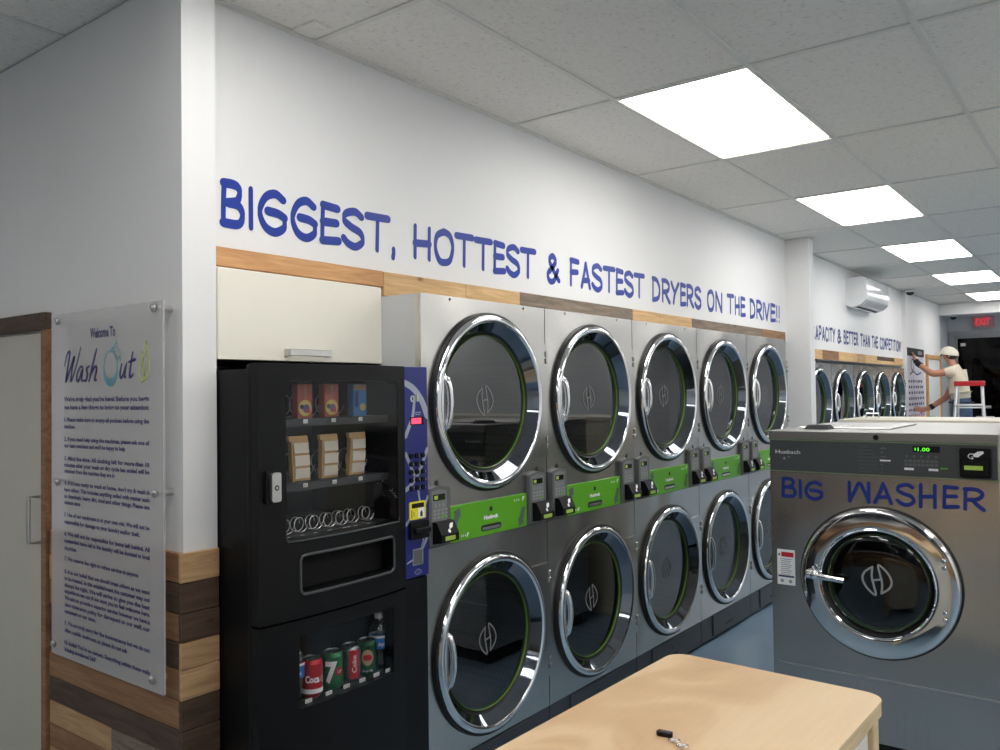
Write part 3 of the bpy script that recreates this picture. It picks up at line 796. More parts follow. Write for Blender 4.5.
# blue selection strip
b = MB(FX); b.box(-.125, -.008, .876, 1.612, .0, .038, .002, 1); st = b.build('selection_panel', M['vblue'], t)
def arc(P, w0, w1_):
    a = MB(FX); P = smooth_path(P, 8)
    P = [(min(-.0105, max(-.1225, u)), v) for u, v in P]
    n = len(P); a.ribbon(P, [w0+(w1_-w0)*i/(n-1) for i in range(n)], .038, .0386); a.clip(-.1245, -.0085); return a.build('arc_stripe', M['silver'], st)
arc([(-.122, 1.555), (-.08, 1.535), (-.04, 1.495), (-.011, 1.44)], .022, .026)
arc([(-.074, 1.505), (-.085, 1.44), (-.105, 1.40), (-.122, 1.37)], .012, .016)
arc([(-.122, 1.31), (-.09, 1.25), (-.07, 1.22)], .014, .010)
arc([(-.012, 1.32), (-.05, 1.25), (-.09, 1.205), (-.122, 1.185)], .014, .016)
arc([(-.062, 1.19), (-.055, 1.15), (-.045, 1.12)], .010, .006)
arc([(-.011, 1.15), (-.03, 1.12), (-.05, 1.10)], .012, .006)
arc([(-.122, 1.065), (-.112, 1.075), (-.10, 1.09)], .012, .006)
arc([(-.032, 1.05), (-.038, 1.0), (-.05, .975)], .009, .002)
arc([(-.011, 1.02), (-.04, .975), (-.08, .945), (-.122, .93)], .014, .004)
b = MB(FX); b.use(M['satin']); b.disc(-.085, 1.500, .012, .0385, 20); b.use(M['void']); b.box(-.087, -.083, 1.494, 1.508, .0386, .0392); b.build('coin_slot', None, st)
b = MB(FX); b.box(-.068, -.060, 1.49, 1.515, .038, .044, .001, 1); b.build('coin_lever', M['satin'], st)
b = MB(FX); b.use(M['void']); b.box(-.098, -.030, 1.408, 1.436, .038, .0395); b.use(M['led_red']); b.box(-.092, -.044, 1.412, 1.432, .0395, .040); b.build('display', None, st)
b = MB(FX); b.use(M['silver']); b.box(-.072, -.042, 1.450, 1.453, .038, .0384); b.box(-.072, -.046, 1.443, 1.446, .038, .0384); b.build('print', None, st)
kk = '123456789*0#ABC'
for i in range(5):
    for j in range(3):
        b = MB(FX); cx_, cz_ = -.098+.030*j, 1.300-.028*i
        b.use(M['black']); b.lathe([(.0, .046), (.0085, .045), (.0095, .038)], cx_, cz_, 14)
        b.use(M['white']); put_text(b, '1234567890ABCDE'[i*3+j], cx_+.013, cz_-.005, .0384, .011, None, 'l'); b.build('key_button', None, st)
b = MB(FX); b.use(M['yellow']); b.prism(rrect(-.108, -.026, 1.078, 1.140, .006, 3, 1), .038, .042)
b.use(M['void']); b.box(-.098, -.036, 1.118, 1.134, .042, .0424); b.use(M['white']); b.box(-.066, -.034, 1.082, 1.116, .042, .0424)
b.use(M['seam']); b.box(-.10, -.097, 1.082, 1.112, .042, .0424); b.prism([(-.056, 1.086), (-.044, 1.086), (-.044, 1.100), (-.048, 1.108), (-.056, 1.100)], .0424, .0428); put_text(b, '1', -.089, 1.090, .0424, .022); b.build('bill_label', None, st)
b = MB(FX); b.prism(rrect(-.112, -.020, 1.010, 1.072, .006, 3, 1), .038, .052); b.box(-.100, -.022, 1.030, 1.050, .052, .066, .004, 2); b.build('bill_acceptor', M['black'], st)
b = MB(FX); b.use(M['satin']); b.box(-.093, -.040, .918, .975, .038, .040); b.use(M['greyplastic']); b.box(-.088, -.045, .923, .970, .040, .041); b.build('coin_return', None, st)
b = MB(FX); b.use(M['silver']); L = smooth_path([(-.083, .893), (-.066, .903), (-.049, .893), (-.066, .885), (-.083, .893)]); b.ribbon(L, [.002]*len(L), .038, .0385); put_text(b, 'USI', -.066, .889, .0384, .009, None, 'c'); b.build('emblem', None, st)
# shelves, coils, tags
def shelf(v, u0=-.685, u1=-.16, w0=-.40, w1=-.012):
    b = MB(FX); b.box(u0, u1, v-.006, v, w0, w1); b.box(u0, u1, v-.022, v+.002, w1, w1+.004); return b.build('shelf', M['shelf'], t)
shelf(1.443); shelf(1.245); shelf(1.085); shelf(.5785, -.685, -.155, -.32, -.012); shelf(.5785, -.59, -.197, -.02, .012)
def coil(u, v, r, n, w0=-.13, w1=-.04):
    P = []
    for i in range(n*12+1):
        a = 2*PI*i/12; P.append((u+r*math.cos(a), v+r*math.sin(a), w0+(w1-w0)*i/(n*12)))
    b = MB(FX); b.tube(P, .0018, 5); b.build('coil', M['coil'], t, smooth=60)
for u in (-.545, -.46, -.35): coil(u+.022, 1.484, .038, 2, -.16, -.088)
for u in (-.605, -.485, -.37, -.255): coil(u+.022, 1.292, .040, 2, -.16, -.080)
for u in (-.568, -.514, -.454, -.396, -.345, -.296, -.228): coil(u, 1.111, .0225, 2, -.075, -.035)
def price(u, v, w, s_, ww=.017):
    b = MB(FX); b.use(M['tag']); b.box(u-ww/2, u+ww/2, v-.006, v+.006, w, w+.001); b.use(M['seam']); put_text(b, s_, u, v-.0035, w+.0013, .008, ww*.7, 'c'); b.build('price_tag', None, t)
for u, s_ in ((-.520, 'A3'), (-.406, 'A5'), (-.289, 'A7')): price(u, 1.436, -.0075, s_)
for u, s_ in ((-.522, 'B3'), (-.404, 'B5'), (-.291, 'B7')): price(u, 1.238, -.0075, s_)
for u, s_ in ((-.592, 'C1'), (-.535, 'C2'), (-.484, 'C3'), (-.427, 'C4'), (-.364, 'C5'), (-.346, 'C6'), (-.316, 'C7'), (-.257, 'C8')): price(u, 1.080, -.0075, s_, .015)
for u, s_ in ((-.521, '1.75'), (-.441, '1.25'), (-.367, '1.25'), (-.299, '1.25'), (-.236, '1.25'), (-.18, '1.75')):
    price(u-.02, .586, .0225, s_, .026)

# things for sale ---------------------------------------------------------------
def carton(u, v, main, label, kind):
    t = thing('snack_carton', label, 'snack carton', (-.055, u, v), 'snack cartons on the top shelf')
    b = MB(FX); b.use(main); b.box(-.030, .030, 0, .108, -.030, 0, .001, 1); o = b.build('box', None, t)
    b = MB(FX)
    if kind == 0:
        b.use(M['snack_cream']); b.disc(0, .032, .026, .0006, 20); b.use(M['snack_violet']); b.disc(.004, .030, .014, .0010, 16); b.use(M['can_dkgreen']); b.disc(-.014, .036, .008, .0012, 12); b.use(M['snack_red']); b.disc(.012, .022, .007, .0014, 12)
        b.use(M['pgrey']); put_text(b, 'FRUIT', .006, .062, .0008, .022, .040, 'c', PI/2) if 0 else put_text(b, 'GUMMIES', .007, .060, .0008, .016, .044, 'l', PI/2)
    elif kind == 1:
        b.use(M['snack_cream']); b.disc(.012, .030, .013, .0006, 20); b.use(M['vblue']); b.box(-.022, -.008, .03, .085, .0002, .0008); b.use(M['tan']); b.box(-.028, .028, .088, .106, .0002, .0007)
    else:
        b.use(M['snack_cream']); b.disc(0, .06, .02, .0006, 20)
    b.build('label', None, o)
carton(-.588, 1.4445, M['snack_red'], 'red carton cut by the left edge of the vending glass, top shelf', 2)
carton(-.482, 1.4445, M['snack_brown'], 'brown fruit snack carton on the top vending shelf, left of its twin', 0)
carton(-.372, 1.4445, M['snack_brown'], 'brown fruit snack carton on the top vending shelf, right of its twin', 0)
carton(-.246, 1.4445, M['snack_blue'], 'pale blue carton at the right end of the top vending shelf', 1)
for u, tl, lab in ((-.500, .06, 'tan packet with white windows, leftmost of three on the middle vending shelf'), (-.380, 0, 'tan packet with white windows, middle of three on the vending shelf'), (-.258, -.04, 'tan packet with white windows, rightmost of three on the middle vending shelf')):
    t2 = thing('snack_packet', lab, 'packet', (-.055, u, 1.2465), 'tan packets on the middle shelf')
    def lean(p, k=tl): return (p[0]-k*(p[1]-.07)*1.2, p[1], p[2]+.006*math.sin(p[1]*22))
    b = MB(FX); b.box(-.034, .034, 0, .125, -.020, -.002); b.box(-.040, .034, .125, .142, -.018, -.004); b.warp(lean)
    o = b.build('packet', M['kraft'], t2)
    for k in range(3):
        b = MB(FX); b.box(-.028, .030, .008+.040*k, .040+.040*k, -.002, .0005); b.warp(lean); b.build('window', M['packwhite'], o)

def wrap(mb, r, s, ang, v, size, width, rot=PI/2, bold=0):
    """lettering wrapped round a standing cylinder of radius r; ang = direction of the middle"""
    tmp = MB(); put_text(tmp, s, 0, 0, 0, size, width, 'c' if rot == 0 else 'l', rot, bold)
    if not tmp.v: return
    cx_ = (max(p[0] for p in tmp.v)+min(p[0] for p in tmp.v))/2
    tmp.bisect([cx_+r*.16*k for k in range(-9, 10)])
    mb.add([(r*math.cos(ang+(p[0]-cx_)/r), r*math.sin(ang+(p[0]-cx_)/r), v+p[1]) for p in tmp.v], tmp.f)
def patch(mb, r, ang, da, v0, v1, seg=8, shape=None):
    tmp = MB()
    if shape: tmp.disc(0, (v0+v1)/2, da*r, 0, 32, (v1-v0)/2)
    else: tmp.add([(-da*r, v0, 0), (da*r, v0, 0), (da*r, v1, 0), (-da*r, v1, 0)], [(0, 1, 2, 3)])
    tmp.bisect([r*.16*k for k in range(-18, 19)])
    mb.add([(r*math.cos(ang+p[0]/r), r*math.sin(ang+p[0]/r), p[1]) for p in tmp.v], tmp.f)
AIM = math.radians(-41)
def can(u, body, label, kind):
    t = thing('drink_can', label, 'drink can', (-.012, u-.016, .5815), 'drink cans behind the lower glass')
    b = MB(); b.use(body); b.lathe([(.0, .002), (.022, .0), (.0255, .004), (.0325, .014), (.033, .02), (.033, .104)], 0, 0, 28)
    if kind != 'seven' and kind != 'ale': b.use(body)
    b.lathe([(.033, .104), (.0305, .112), (.0275, .1165)], 0, 0, 28); o = b.build('body', None, t, smooth=40)
    b = MB(); b.use(M['can_silver']); b.lathe([(.0275, .1165), (.0285, .118), (.0265, .1195), (.0255, .116), (.0, .116)], 0, 0, 28); b.box(-.004, .016, -.006, .006, .1175, .1185, .001, 1); b.build('lid', None, t, smooth=40)
    b = MB()
    if kind == 'coca':
        b.use(M['white']); wrap(b, .0334, 'Coca', AIM+.05, .050, .030, .046, 0, .001); wrap(b, .0334, '-Cola', AIM+1.25, .048, .026, .034, 0); patch(b, .0332, AIM, 1.6, .004+.012, .030, 20)
    elif kind == 'seven':
        b.use(M['white']); wrap(b, .0334, '7', AIM-.15, .030, .086, .040, 0, .004); b.use(M['can_red']); patch(b, .0333, AIM+.7, .42, .045, .073, shape=1); b.use(M['white']); wrap(b, .0337, 'UP', AIM+.7, .054, .014, .016, 0)
    elif kind == 'diet':
        b.use(M['can_red']); patch(b, .0332, AIM+.35, .52, .016, .108, 10); b.use(M['white']); wrap(b, .0335, 'Coke', AIM+.35, .036, .022, .055, PI/2)
        b.use(M['seam']); patch(b, .0332, AIM-.6, .22, .02, .1, 6)
    else:
        b.use(M['tan']); patch(b, .0333, AIM+.05, .62, .040, .092, shape=1); b.use(M['can_red']); patch(b, .0336, AIM+.05, .45, .056, .076, shape=1); b.use(M['white']); wrap(b, .0338, 'Ginger Ale', AIM+.05, .020, .010, .036, 0)
    b.build('label', None, o)
can(-.482, M['can_red'], 'red Coca-Cola style can behind the lower vending glass' if 0 else 'red cola can with white script behind the lower vending glass', 'coca')
can(-.398, M['can_green'], 'green soda can with a large white 7', 'seven')
can(-.322, M['can_silver'], 'silver diet cola can with a vertical red band', 'diet')
can(-.250, M['can_dkgreen'], 'dark green ginger ale can with a tan oval emblem', 'ale')
def bottle(u, label):
    t = thing('water_bottle', label, 'bottle', (-.036, u, .5815), 'water bottles behind the lower glass')
    pr = [(.0, .004), (.024, .0), (.032, .006), (.033, .02), (.031, .028), (.033, .036), (.031, .044), (.033, .052), (.031, .06), (.033, .068), (.033, .120), (.032, .130), (.027, .146), (.016, .160), (.0125, .166), (.0125, .176)]
    b = MB(); b.lathe(pr, 0, 0, 24); b.build('body', M['pet'], t, smooth=40)
    b = MB(); b.lathe([(.0135, .168), (.0145, .170), (.0145, .184), (.013, .186), (0, .186)], 0, 0, 18); b.build('cap', M['capwhite'], t, smooth=40)
    b = MB(); b.use(M['blabel']); b.lathe([(.0336, .070), (.0336, .106)], 0, 0, 24); b.use(M['white']); b.lathe([(.0336, .106), (.0336, .114)], 0, 0, 24)
    b.use(M['white']); wrap(b, .034, 'Aqua', AIM+.3, .080, .018, .030, 0, .0006); b.build('label', None, t)
bottle(-.548, 'water bottle with blue label at the left edge of the lower glass'); bottle(-.186, 'water bottle with blue label at the right end, taller than the cans')

# ================================================================ WASH OUT SIGN (front face y = -.870)
t = thing('acrylic_sign', 'clear acrylic welcome sign with the Wash Out logo and rules, on steel standoffs', 'sign', (-.57, -.86, .645))
SO = lambda b: b.warp(lambda p: (p[0]+.57, p[1]-.645, p[2]-.86))
def sx(px): return 3.884-3126/(px+600)
b = MB(FY); b.prism(rrect(-.925, -.222, .646, 1.803, .006, 3, 1), .864, .870); SO(b); sh = b.build('sheet', M['acrylic'], t)
def sgn(mb, name, m): SO(mb); return mb.build(name, m, sh)
b = MB(FY); put_text(b, 'Welcome To', -.573, 1.712, .8705, .044, .160, 'c', 0, .0015); sgn(b, 'heading', M['navy'])
def script(strokes, u0, v0, sc, w, m, name, sk=.30, wx=1.17):
    mb = MB(FY)
    for k, st in enumerate(strokes):
        P = smooth_path([(u0+(x*wx+sk*y)*sc, v0+y*sc) for x, y in st], 6); n = len(P)
        mb.ribbon(P, [w*(.45+.75*abs(math.sin(.3+2.6*i/n))) for i in range(n)], .8702, .8706+.0001*k)
    return sgn(mb, name, m)
script([[(-.12, .55), (-.05, .95), (.10, 1.0), (.10, .5), (.10, 0), (.30, .55), (.42, .85), (.38, .4), (.42, 0), (.60, .5), (.72, 1.15)],
        [(1.02, .46), (.88, .50), (.74, .30), (.76, .06), (.88, .04), (1.02, .40), (1.04, .06), (1.10, .02)],
        [(1.40, .50), (1.24, .42), (1.34, .22), (1.30, .03), (1.12, .03)],
        [(1.48, -.02), (1.56, .5), (1.66, 1.05)], [(1.53, .2), (1.70, .46), (1.82, .40), (1.80, .05), (1.92, .04)]], -.832, 1.572, .098, .0088, M['navy'], 'script_lettering')
script([[(0, .48), (-.02, .12), (.12, .02), (.28, .40)], [(.32, .5), (.28, .08), (.38, .02)], [(.62, .86), (.60, .3), (.62, .04), (.74, .04), (.82, .12)], [(.44, .52), (.86, .60)]], -.466, 1.578, .092, .0085, M['navy'], 'script_lettering', .25, 1.0)
b = MB(FY)
P = [(-.524+.042*math.cos(PI/2+2*PI*i/40), 1.615+.050*math.sin(PI/2+2*PI*i/40)) for i in range(41)]
b.ribbon(P, [.006+.020*max(0, -math.sin(PI/2+2*PI*i/40))**1.5 for i in range(41)], .8702, .8706); sgn(b, 'bubble_letter', M['teal'])
for cx_, cz_, r in ((-.482, 1.658, .015), (-.507, 1.672, .008), (-.489, 1.686, .007), (-.470, 1.638, .006)):
    b = MB(FY); P = [(cx_+r*math.cos(2*PI*i/24), cz_+r*math.sin(2*PI*i/24)) for i in range(25)]; b.ribbon(P, [.0035]*25, .8702, .8706); sgn(b, 'bubble', M['teal'])
b = MB(FY)
for st in ([(-.338, 1.563), (-.356, 1.595), (-.344, 1.63), (-.336, 1.655)], [(-.338, 1.563), (-.322, 1.59), (-.330, 1.63), (-.336, 1.655)], [(-.320, 1.568), (-.332, 1.62), (-.320, 1.66), (-.312, 1.685)], [(-.320, 1.568), (-.295, 1.60), (-.298, 1.65), (-.312, 1.685)]):
    P = smooth_path(st); b.ribbon(P, [.0055]*len(P), .8702, .8706)
sgn(b, 'leaf_mark', M['lime'])
ROW = [(400.8, "We're truly glad you're here! Before you begin", 1, 1.15), (408.6, 'we have a few things to bring to your attention:', 1, 1.15),
 (420.6, '1. Please make sure to empty all pockets before using the', 1, 1), (427.4, 'machines', 0, 1),
 (439.8, '2. If you need help using the machines, please ask one of', 1, 1), (446.2, "our team members and we'll be happy to help", 0, 1),
 (459, '3. Mind the time. All clothing left for more than 10', 1, 1), (465.4, 'minutes after your wash or dry cycle has ended will be', 1, 1), (471.4, 'removed from the machine they are in', 0, 1),
 (483.2, "4. If it's too nasty to wash at home, don't try & wash it", 1, 1), (489.8, 'here either. This includes anything soiled with matter such', 1, 1), (496.2, 'as chemicals, heavy dirt, mud and other things. Please use', 1, 1), (502.4, 'common sense', 0, 1),
 (514.4, '5. Use of our equipment is at your own risk. We will not be', 1, 1), (521.6, 'responsible for damage to your laundry and/or theft.', 0, 1),
 (533.4, '6. We will not be responsible for items left behind. All', 1, 1), (540.2, 'unattended items left in the laundry will be donated to local', 1, 1), (547.4, 'charities', 0, 1),
 (557.8, '7. We reserve the right to refuse service to anyone', 0, 1),
 (570.6, '8. It is our belief that we should treat others as we want', 1, 1), (577.2, 'to be treated. In this establishment the customer may not', 1, 1), (583.8, 'always be right. We will strive to give you the best', 1, 1), (589.8, 'experience we can & we want you to feel welcome here.', 1, 1), (596.4, 'We aim to provide a superior service however we have a', 1, 1), (603, 'zero tolerance policy for disrespect to our staff, our', 1, 1), (609.6, 'customers or our store.', 0, 1),
 (621, '9. We are truly sorry for the inconvenience but we do not', 1, 1), (628.3, 'offer a public washroom so please do not ask', 0, 1),
 (640.4, "10. Smile! You're on camera. Everything within these walls", 1, 1), (647, 'is being monitored 24/7', 0, 1)]
for k, (y, s_, full, big) in enumerate(ROW):
    z = 1.80-(y-316.2)*.0034
    b = MB(FY); put_text(b, s_, -.832, z-.006, .8705, .0185*big, .535 if full else .535*min(.95, len(s_)/58), 'l', 0, .0008); sgn(b, 'text_line', M['navy'])
for u, v in ((-.878, 1.779), (-.268, 1.783), (-.878, 1.231), (-.266, 1.232), (-.905, .680), (-.283, .682)):
    b = MB(FY); b.lathe([(.0, .8125), (.0105, .8125), (.0105, .8635)], u, v, 18); b.lathe([(.0105, .8705), (.012, .872), (.012, .876), (.009, .879), (0, .880)], u, v, 18); SO(b); b.build('standoff', M['satin'], t, smooth=40)

# ================================================================ BIG WASHER (front y = 1.40)
t = thing('washing_machine', 'large steel front-loading washer lettered BIG WASHER, round chrome door', 'washing machine', (1.2075, 1.40, 0))
X0, X1 = -.432, .432
WF = lambda p: FY((p[0], p[1], p[2]))
b = MB(FY); b.use(M['steel_w']); b.box(X0, X0+.004, .078, 1.318, -1.08, -.012); b.box(X1-.004, X1, .078, 1.318, -1.08, -.012); b.box(X0, X1, .078, 1.318, -1.084, -1.08)
b.use(M['seam']); b.box(X0+.03, X1-.03, 0, .078, -1.05, -.05); b.box(X0+.004, X1-.004, .082, .09, -1.05, -.03); b.build('cabinet', None, t)
CU, CV = .0, .7285
b = MB(FY); b.use(M['steel_w']); b.hole_plate(X0, X1, .341, 1.16, circ(CU, CV, .285), -.012, 0)
b.build('front_panel', None, t)
b = MB(FY); b.use(M['steel_w']); b.box(X0, X1, .078, .334, -.012, -.001, .0015, 1); b.use(M['satin']); b.box(X0, X1, .334, .3405, -.010, .003)
b.disc(.39, .10, .004, .0, 10); b.build('lower_panel', None, t)
b = MB(FY); b.box(X0-.003, X1+.003, 1.300, 1.337, -1.085, .004, .003, 2); tp = b.build('top', M['steel_top'], t)
b = MB(FY); b.disc(.004, 1.316, .011, .0045, 18); b.build('screw_hole', M['void'], tp)
# control fascia
b = MB(FY); b.use(M['greyplastic']); b.use(M['dgrey']); b.box(X0+.002, X1-.002, 1.165, 1.297, -.012, .004)
fa = b.build('control_panel', None, t)
b = MB(FY); b.use(M['lime']); 
for q in ((X0, X1, 1.2955, 1.2995), (X0, X1, 1.161, 1.165), (X1-.004, X1, 1.165, 1.2955)): b.box(q[0], q[1], q[2], q[3], -.005, .006)

fe = mat('fascia_edge', srgb(128, 146, 112), .35, .4, .02)
b.mats = [fe]; b.m = [0]*len(b.m); b.build('edge_strip', fe, fa)
b = MB(FY); put_text(b, 'Huebsch', -.405, 1.238, .0045, .024, .105, 'l'); b.build('brand_lettering', M['white'], fa)
b = MB(FY); b.use(M['pgrey']); b.lathe([(.004, .0042), (.004, .0046), (0, .0046)], -.368, 1.216, 10); b.prism([(-.374, 1.214), (-.362, 1.214), (-.368, 1.226)], .0042, .0047); b.ribbon([(-.352, 1.226), (-.344, 1.222)], [.003]*2, .0042, .0047); b.build('print', None, fa)
b = MB(FY); b.use(M['greyplastic'])
for i, w_ in enumerate(('WARNING', 'Normal', 'Delicates', 'Permanent Press', 'Bulky items', 'Extra rinse', 'Heavy soil', 'Cold')):
    put_text(b, w_, -.060, 1.275-.0145*i, .0045, .011, .030+.0032*len(w_) if i else .032, 'l')
b.build('instructions', M['pgrey'], fa)
b = MB(FY)
for i, w_ in enumerate(('oOo', 'Q', 'e oo', None, 'v', '~', '*')):
    if w_: put_text(b, w_, .021, 1.270-.0165*i, .0045, .011, None, 'l')
b.build('symbols', M['pgrey'], fa)
b = MB(FY); b.box(.018, .045, 1.221, 1.227, .0042, .0048); b.build('label_bar', M['white'], fa)
b = MB(FY); b.box(.046, .058, 1.221, 1.227, .0042, .0048); b.build('label_bar', M['white'], fa)
b = MB(FY); b.use(M['void']); b.box(.140, .236, 1.262, 1.286, .0042, .0055); b.use(M['led_green']); put_text(b, '1.00', .158, 1.266, .0057, .021, .042, 'l'); b.box(.147, .150, 1.268, 1.279, .0055, .0058); b.build('display', None, fa)
b = MB(FY)
for i in range(2):
    for j in range(8): b.prism(rrect(.108+.0155*j, .120+.0155*j, 1.206+.015*i, 1.217+.015*i, .003, 2, 1), .0042, .0052)
for j in range(5): b.disc(.118+.026*j, 1.245, .005, .005, 12)
b.build('keypad', M['greyplastic'], fa)
for u in (.108, .195): b = MB(FY); b.box(u, u+.034, 1.190, 1.199, .0042, .0052); b.build('key_label', M['white'], fa)
b = MB(FY); b.box(.236, .262, 1.198, 1.204, .0042, .0052); b.build('key_label', M['green'], fa)
b = MB(FY); b.prism(rrect(.304, .408, 1.172, 1.284, .008, 3, 1), .004, .018); b.prism(rrect(.312, .400, 1.180, 1.236, .004, 3, 1), .018, .034); cr = b.build('card_reader', M['black'], fa)
b = MB(FY); b.box(.322, .384, 1.203, 1.219, .034, .0355); b.build('display', M['lcd_green'], cr)
b = MB(FY); b.prism([(.352, 1.252), (.366, 1.250), (.386, 1.266), (.384, 1.274), (.366, 1.272), (.350, 1.260)], .0182, .019); b.build('card_symbol', M['white'], cr)
b = MB(FY)
P = smooth_path([(.352, 1.262), (.340, 1.262), (.334, 1.254), (.340, 1.246), (.350, 1.244), (.346, 1.252)]); b.ribbon(P, [.003]*len(P), .0182, .019); b.build('card_symbol', M['white'], cr)
# door
b = MB(FY); b.lathe([(.302, 0), (.3015, .014), (.299, .023), (.2945, .0285), (.288, .031), (.27, .0325), (.25, .034), (.23, .0355), (.221, .035), (.2165, .030), (.213, .016)], CU, CV, 96)
dr = b.build('door', M['chrome_w'], t, smooth=50)
b = MB(FY); b.lathe([(.3, 0), (.308, .0005), (.3085, .005), (.303, .008), (.301, .004)], CU, CV, 80); b.build('rim', M['rubber'], dr, smooth=40)
b = MB(FY); b.lathe([(.2205, .0350), (.2165, .039), (.2125, .037), (.211, .022)], CU, CV, 80); b.build('inner_rim', M['chrome'], dr, smooth=50)
b = MB(FY); b.lathe([(.213, .022), (.204, .016), (.198, .004), (.196, -.02)], CU, CV, 64); b.build('gasket', M['rubber'], dr, smooth=50)
b = MB(FY); b.lathe([(.1955, .004), (.190, .006), (.186, .0), (.187, -.02), (.195, -.022)], CU, CV, 64); b.build('gasket_ring', M['green_ring'], dr, smooth=50)
b = MB(FY); b.lathe([(.200, .016), (.196, .0225), (.185, .027), (.15, .033), (.1, .037), (.05, .0385), (.0, .039)], CU, CV, 64); gl = b.build('window', M['wglass'], dr, smooth=60)
b = MB(FY); h_logo(b, CU+.005, CV+.018, .064, .040, .008); b.build('emblem', M['etch'], gl)
b = MB(FY); b.lathe([(.186, -.03), (.183, -.06), (.20, -.075), (.255, -.09), (.255, -.6)], CU, CV, 48); b.disc(CU, CV, .255, -.6, 48); b.use(M['seam']); b.lathe([(.284, -.012), (.284, -.03), (.182, -.03)], CU, CV, 48)
b.build('drum', M['rubber'], t, smooth=30)
# latch handle
b = MB(FY)
b.tube([(-.262, .738, .050), (-.20, .737, .062), (-.15, .735, .068), (-.115, .733, .066)], [.013, .0125, .0115, .012], 12)
b.lathe([(.0, .04), (.020, .04), (.020, .062), (.014, .070), (0, .072)], -.232, .741, 16)
b.box(-.275, -.215, .722, .758, .036, .056, .008, 2); b.tube([(-.232, .75, .055), (-.243, .776, .058)], .006, 8); b.tube([(-.232, .75, .055), (-.212, .774, .058)], .006, 8)
hnd = b.build('handle', M['chrome'], dr, smooth=50)
for v in (.835, .635):
    for dv in (-.012, .014):
        b = MB(FY); b.lathe([(.009, .036), (.009, .042), (.006, .046), (0, .047)], .247-(.0), v+dv, 14); b.build('hinge_bolt', M['chrome'], dr, smooth=40)
# stickers, lettering
b = MB(FY); b.box(-.408, -.332, .671, .823, .0002, .001); stk = b.build('warning_sticker', M['white'], t)
b = MB(FY); b.use(M['red']); b.box(-.390, -.338, .792, .812, .001, .0014); b.use(M['void']); b.prism([(-.404, .796), (-.394, .796), (-.399, .808)], .001, .0014)
b.use(M['navy']); b.box(-.404, -.336, .704, .712, .001, .0014)
b.use(M['pgrey'])
for i in range(9): b.box(-.394+.002*(i % 2), -.345-.004*(i % 3), .780-.0082*i, .783-.0082*i, .001, .0013)
b.disc(-.388, .688, .008, .0012, 10); b.disc(-.352, .687, .008, .0012, 10); b.build('print', None, stk)
LW = [('B', .821, .890, 1.047, 1.135), ('I', .896, .912, 1.047, 1.131), ('G', .918, 1.000, 1.043, 1.126), ('W', 1.095, 1.188, 1.045, 1.135), ('A', 1.194, 1.272, 1.046, 1.136), ('S', 1.278, 1.354, 1.044, 1.137), ('H', 1.361, 1.432, 1.041, 1.140), ('E', 1.445, 1.507, 1.044, 1.137), ('R', 1.514, 1.595, 1.044, 1.132)]
for ch, a, c_, z0, z1 in LW:
    b = MB(FY); glyph(b, ch, a-1.2075, c_-1.2075, z0, z1, .0135, .0155, .0002, .0008); b.build('letter', M['blue_letter2'], t)

# things on the washer
t = thing('soap_box_lid', 'small dark tapered tray lying on the left of the washer top', 'tray', (.93, 1.60, 1.3375), rz=0)
b = MB(); b.add([(-.055, -.05, 0), (.055, -.05, 0), (.055, .05, 0), (-.055, .05, 0), (-.040, -.036, .018), (.040, -.036, .018), (.040, .036, .018), (-.040, .036, .018)], [(0, 1, 2, 3), (4, 5, 6, 7), (0, 1, 5, 4), (1, 2, 6, 5), (2, 3, 7, 6), (3, 0, 4, 7)]); b.build('lid', M['strap'], t)
t = thing('steel_plate', 'thin grey steel cover plate on the washer top beside the tray', 'plate', (1.02, 1.95, 1.3375))
b = MB(); b.box(-.19, .20, -.30, .22, 0, .006, .002, 1); b.build('plate', M['satin'], t); b = MB(); b.tube([(-.02, -.29, .006), (-.02, -.29, .012), (.04, -.29, .012), (.04, -.29, .006)], .003, 6); b.build('handle', M['satin'], t)
t = thing('wire_rack', 'tiny bright metal rail standing on the cream bulkhead edge', 'rail', (.83, 3.00, 1.3405))
b = MB(); b.tube([(-.035, 0, 0), (-.035, 0, .026), (.035, 0, .026), (.035, 0, 0)], .004, 8); b.build('rail', M['satin'], t)

# ================================================================ TABLE
t = thing('folding_table', 'light birch-topped laundry table with rounded corners in the foreground', 'table', (1.254, .012, 0), rz=math.radians(-1.6))
TW, TL, TH = .287, 1.60, .76
def trr(inset, r): return rrect(-TW+inset, TW-inset, -TL+inset, 0-inset, r, 8, 4)
b = MB(); b.prism(trr(0, .05), TH-.006, TH) ; b.build('tabletop', M['tablewood'], t)
b = MB(); P = trr(0.0005, .05); P2 = trr(.003, .05); b.prism(P, TH-.036, TH-.0062); b.build('table_edge', M['edgewood'], t)
for sx_ in (-1, 1):
    for y in (-.045, -TL+.045):
        b = MB(); b.box(sx_*(TW-.035)-.022, sx_*(TW-.035)+.022, y-.022, y+.022, 0, TH-.0365, .003, 1); b.build('leg', M['edgewood'], t)
for sx_ in (-1, 1):
    b = MB(); b.box(sx_*(TW-.035)-.008, sx_*(TW-.035)+.008, -TL+.068, -.068, .12, TH-.0365); b.build('side_panel', M['white_panel'], t)
for y in (-.045, -TL+.045):
    b = MB(); b.box(-(TW-.058), TW-.058, y-.008, y+.008, .12, TH-.0365); b.build('end_panel', M['white_panel'], t)
b = MB(); b.box(-(TW-.06), TW-.06, -TL+.06, -.06, .12, .135); b.build('bottom_shelf', M['white_panel'], t)
for (u0, u1, v0, v1) in ((TW-.028, TW-.024, -.55, -.12), ):
    b = MB(); b.hole_plate(-.60, -.10, .18, .69, rrect(-.55, -.15, .23, .64, .003, 2, 4), 0, .006); b.fr = lambda p: (TW-.027+p[2], p[0], p[1]); b.build('panel_frame', M['white_panel'], t)
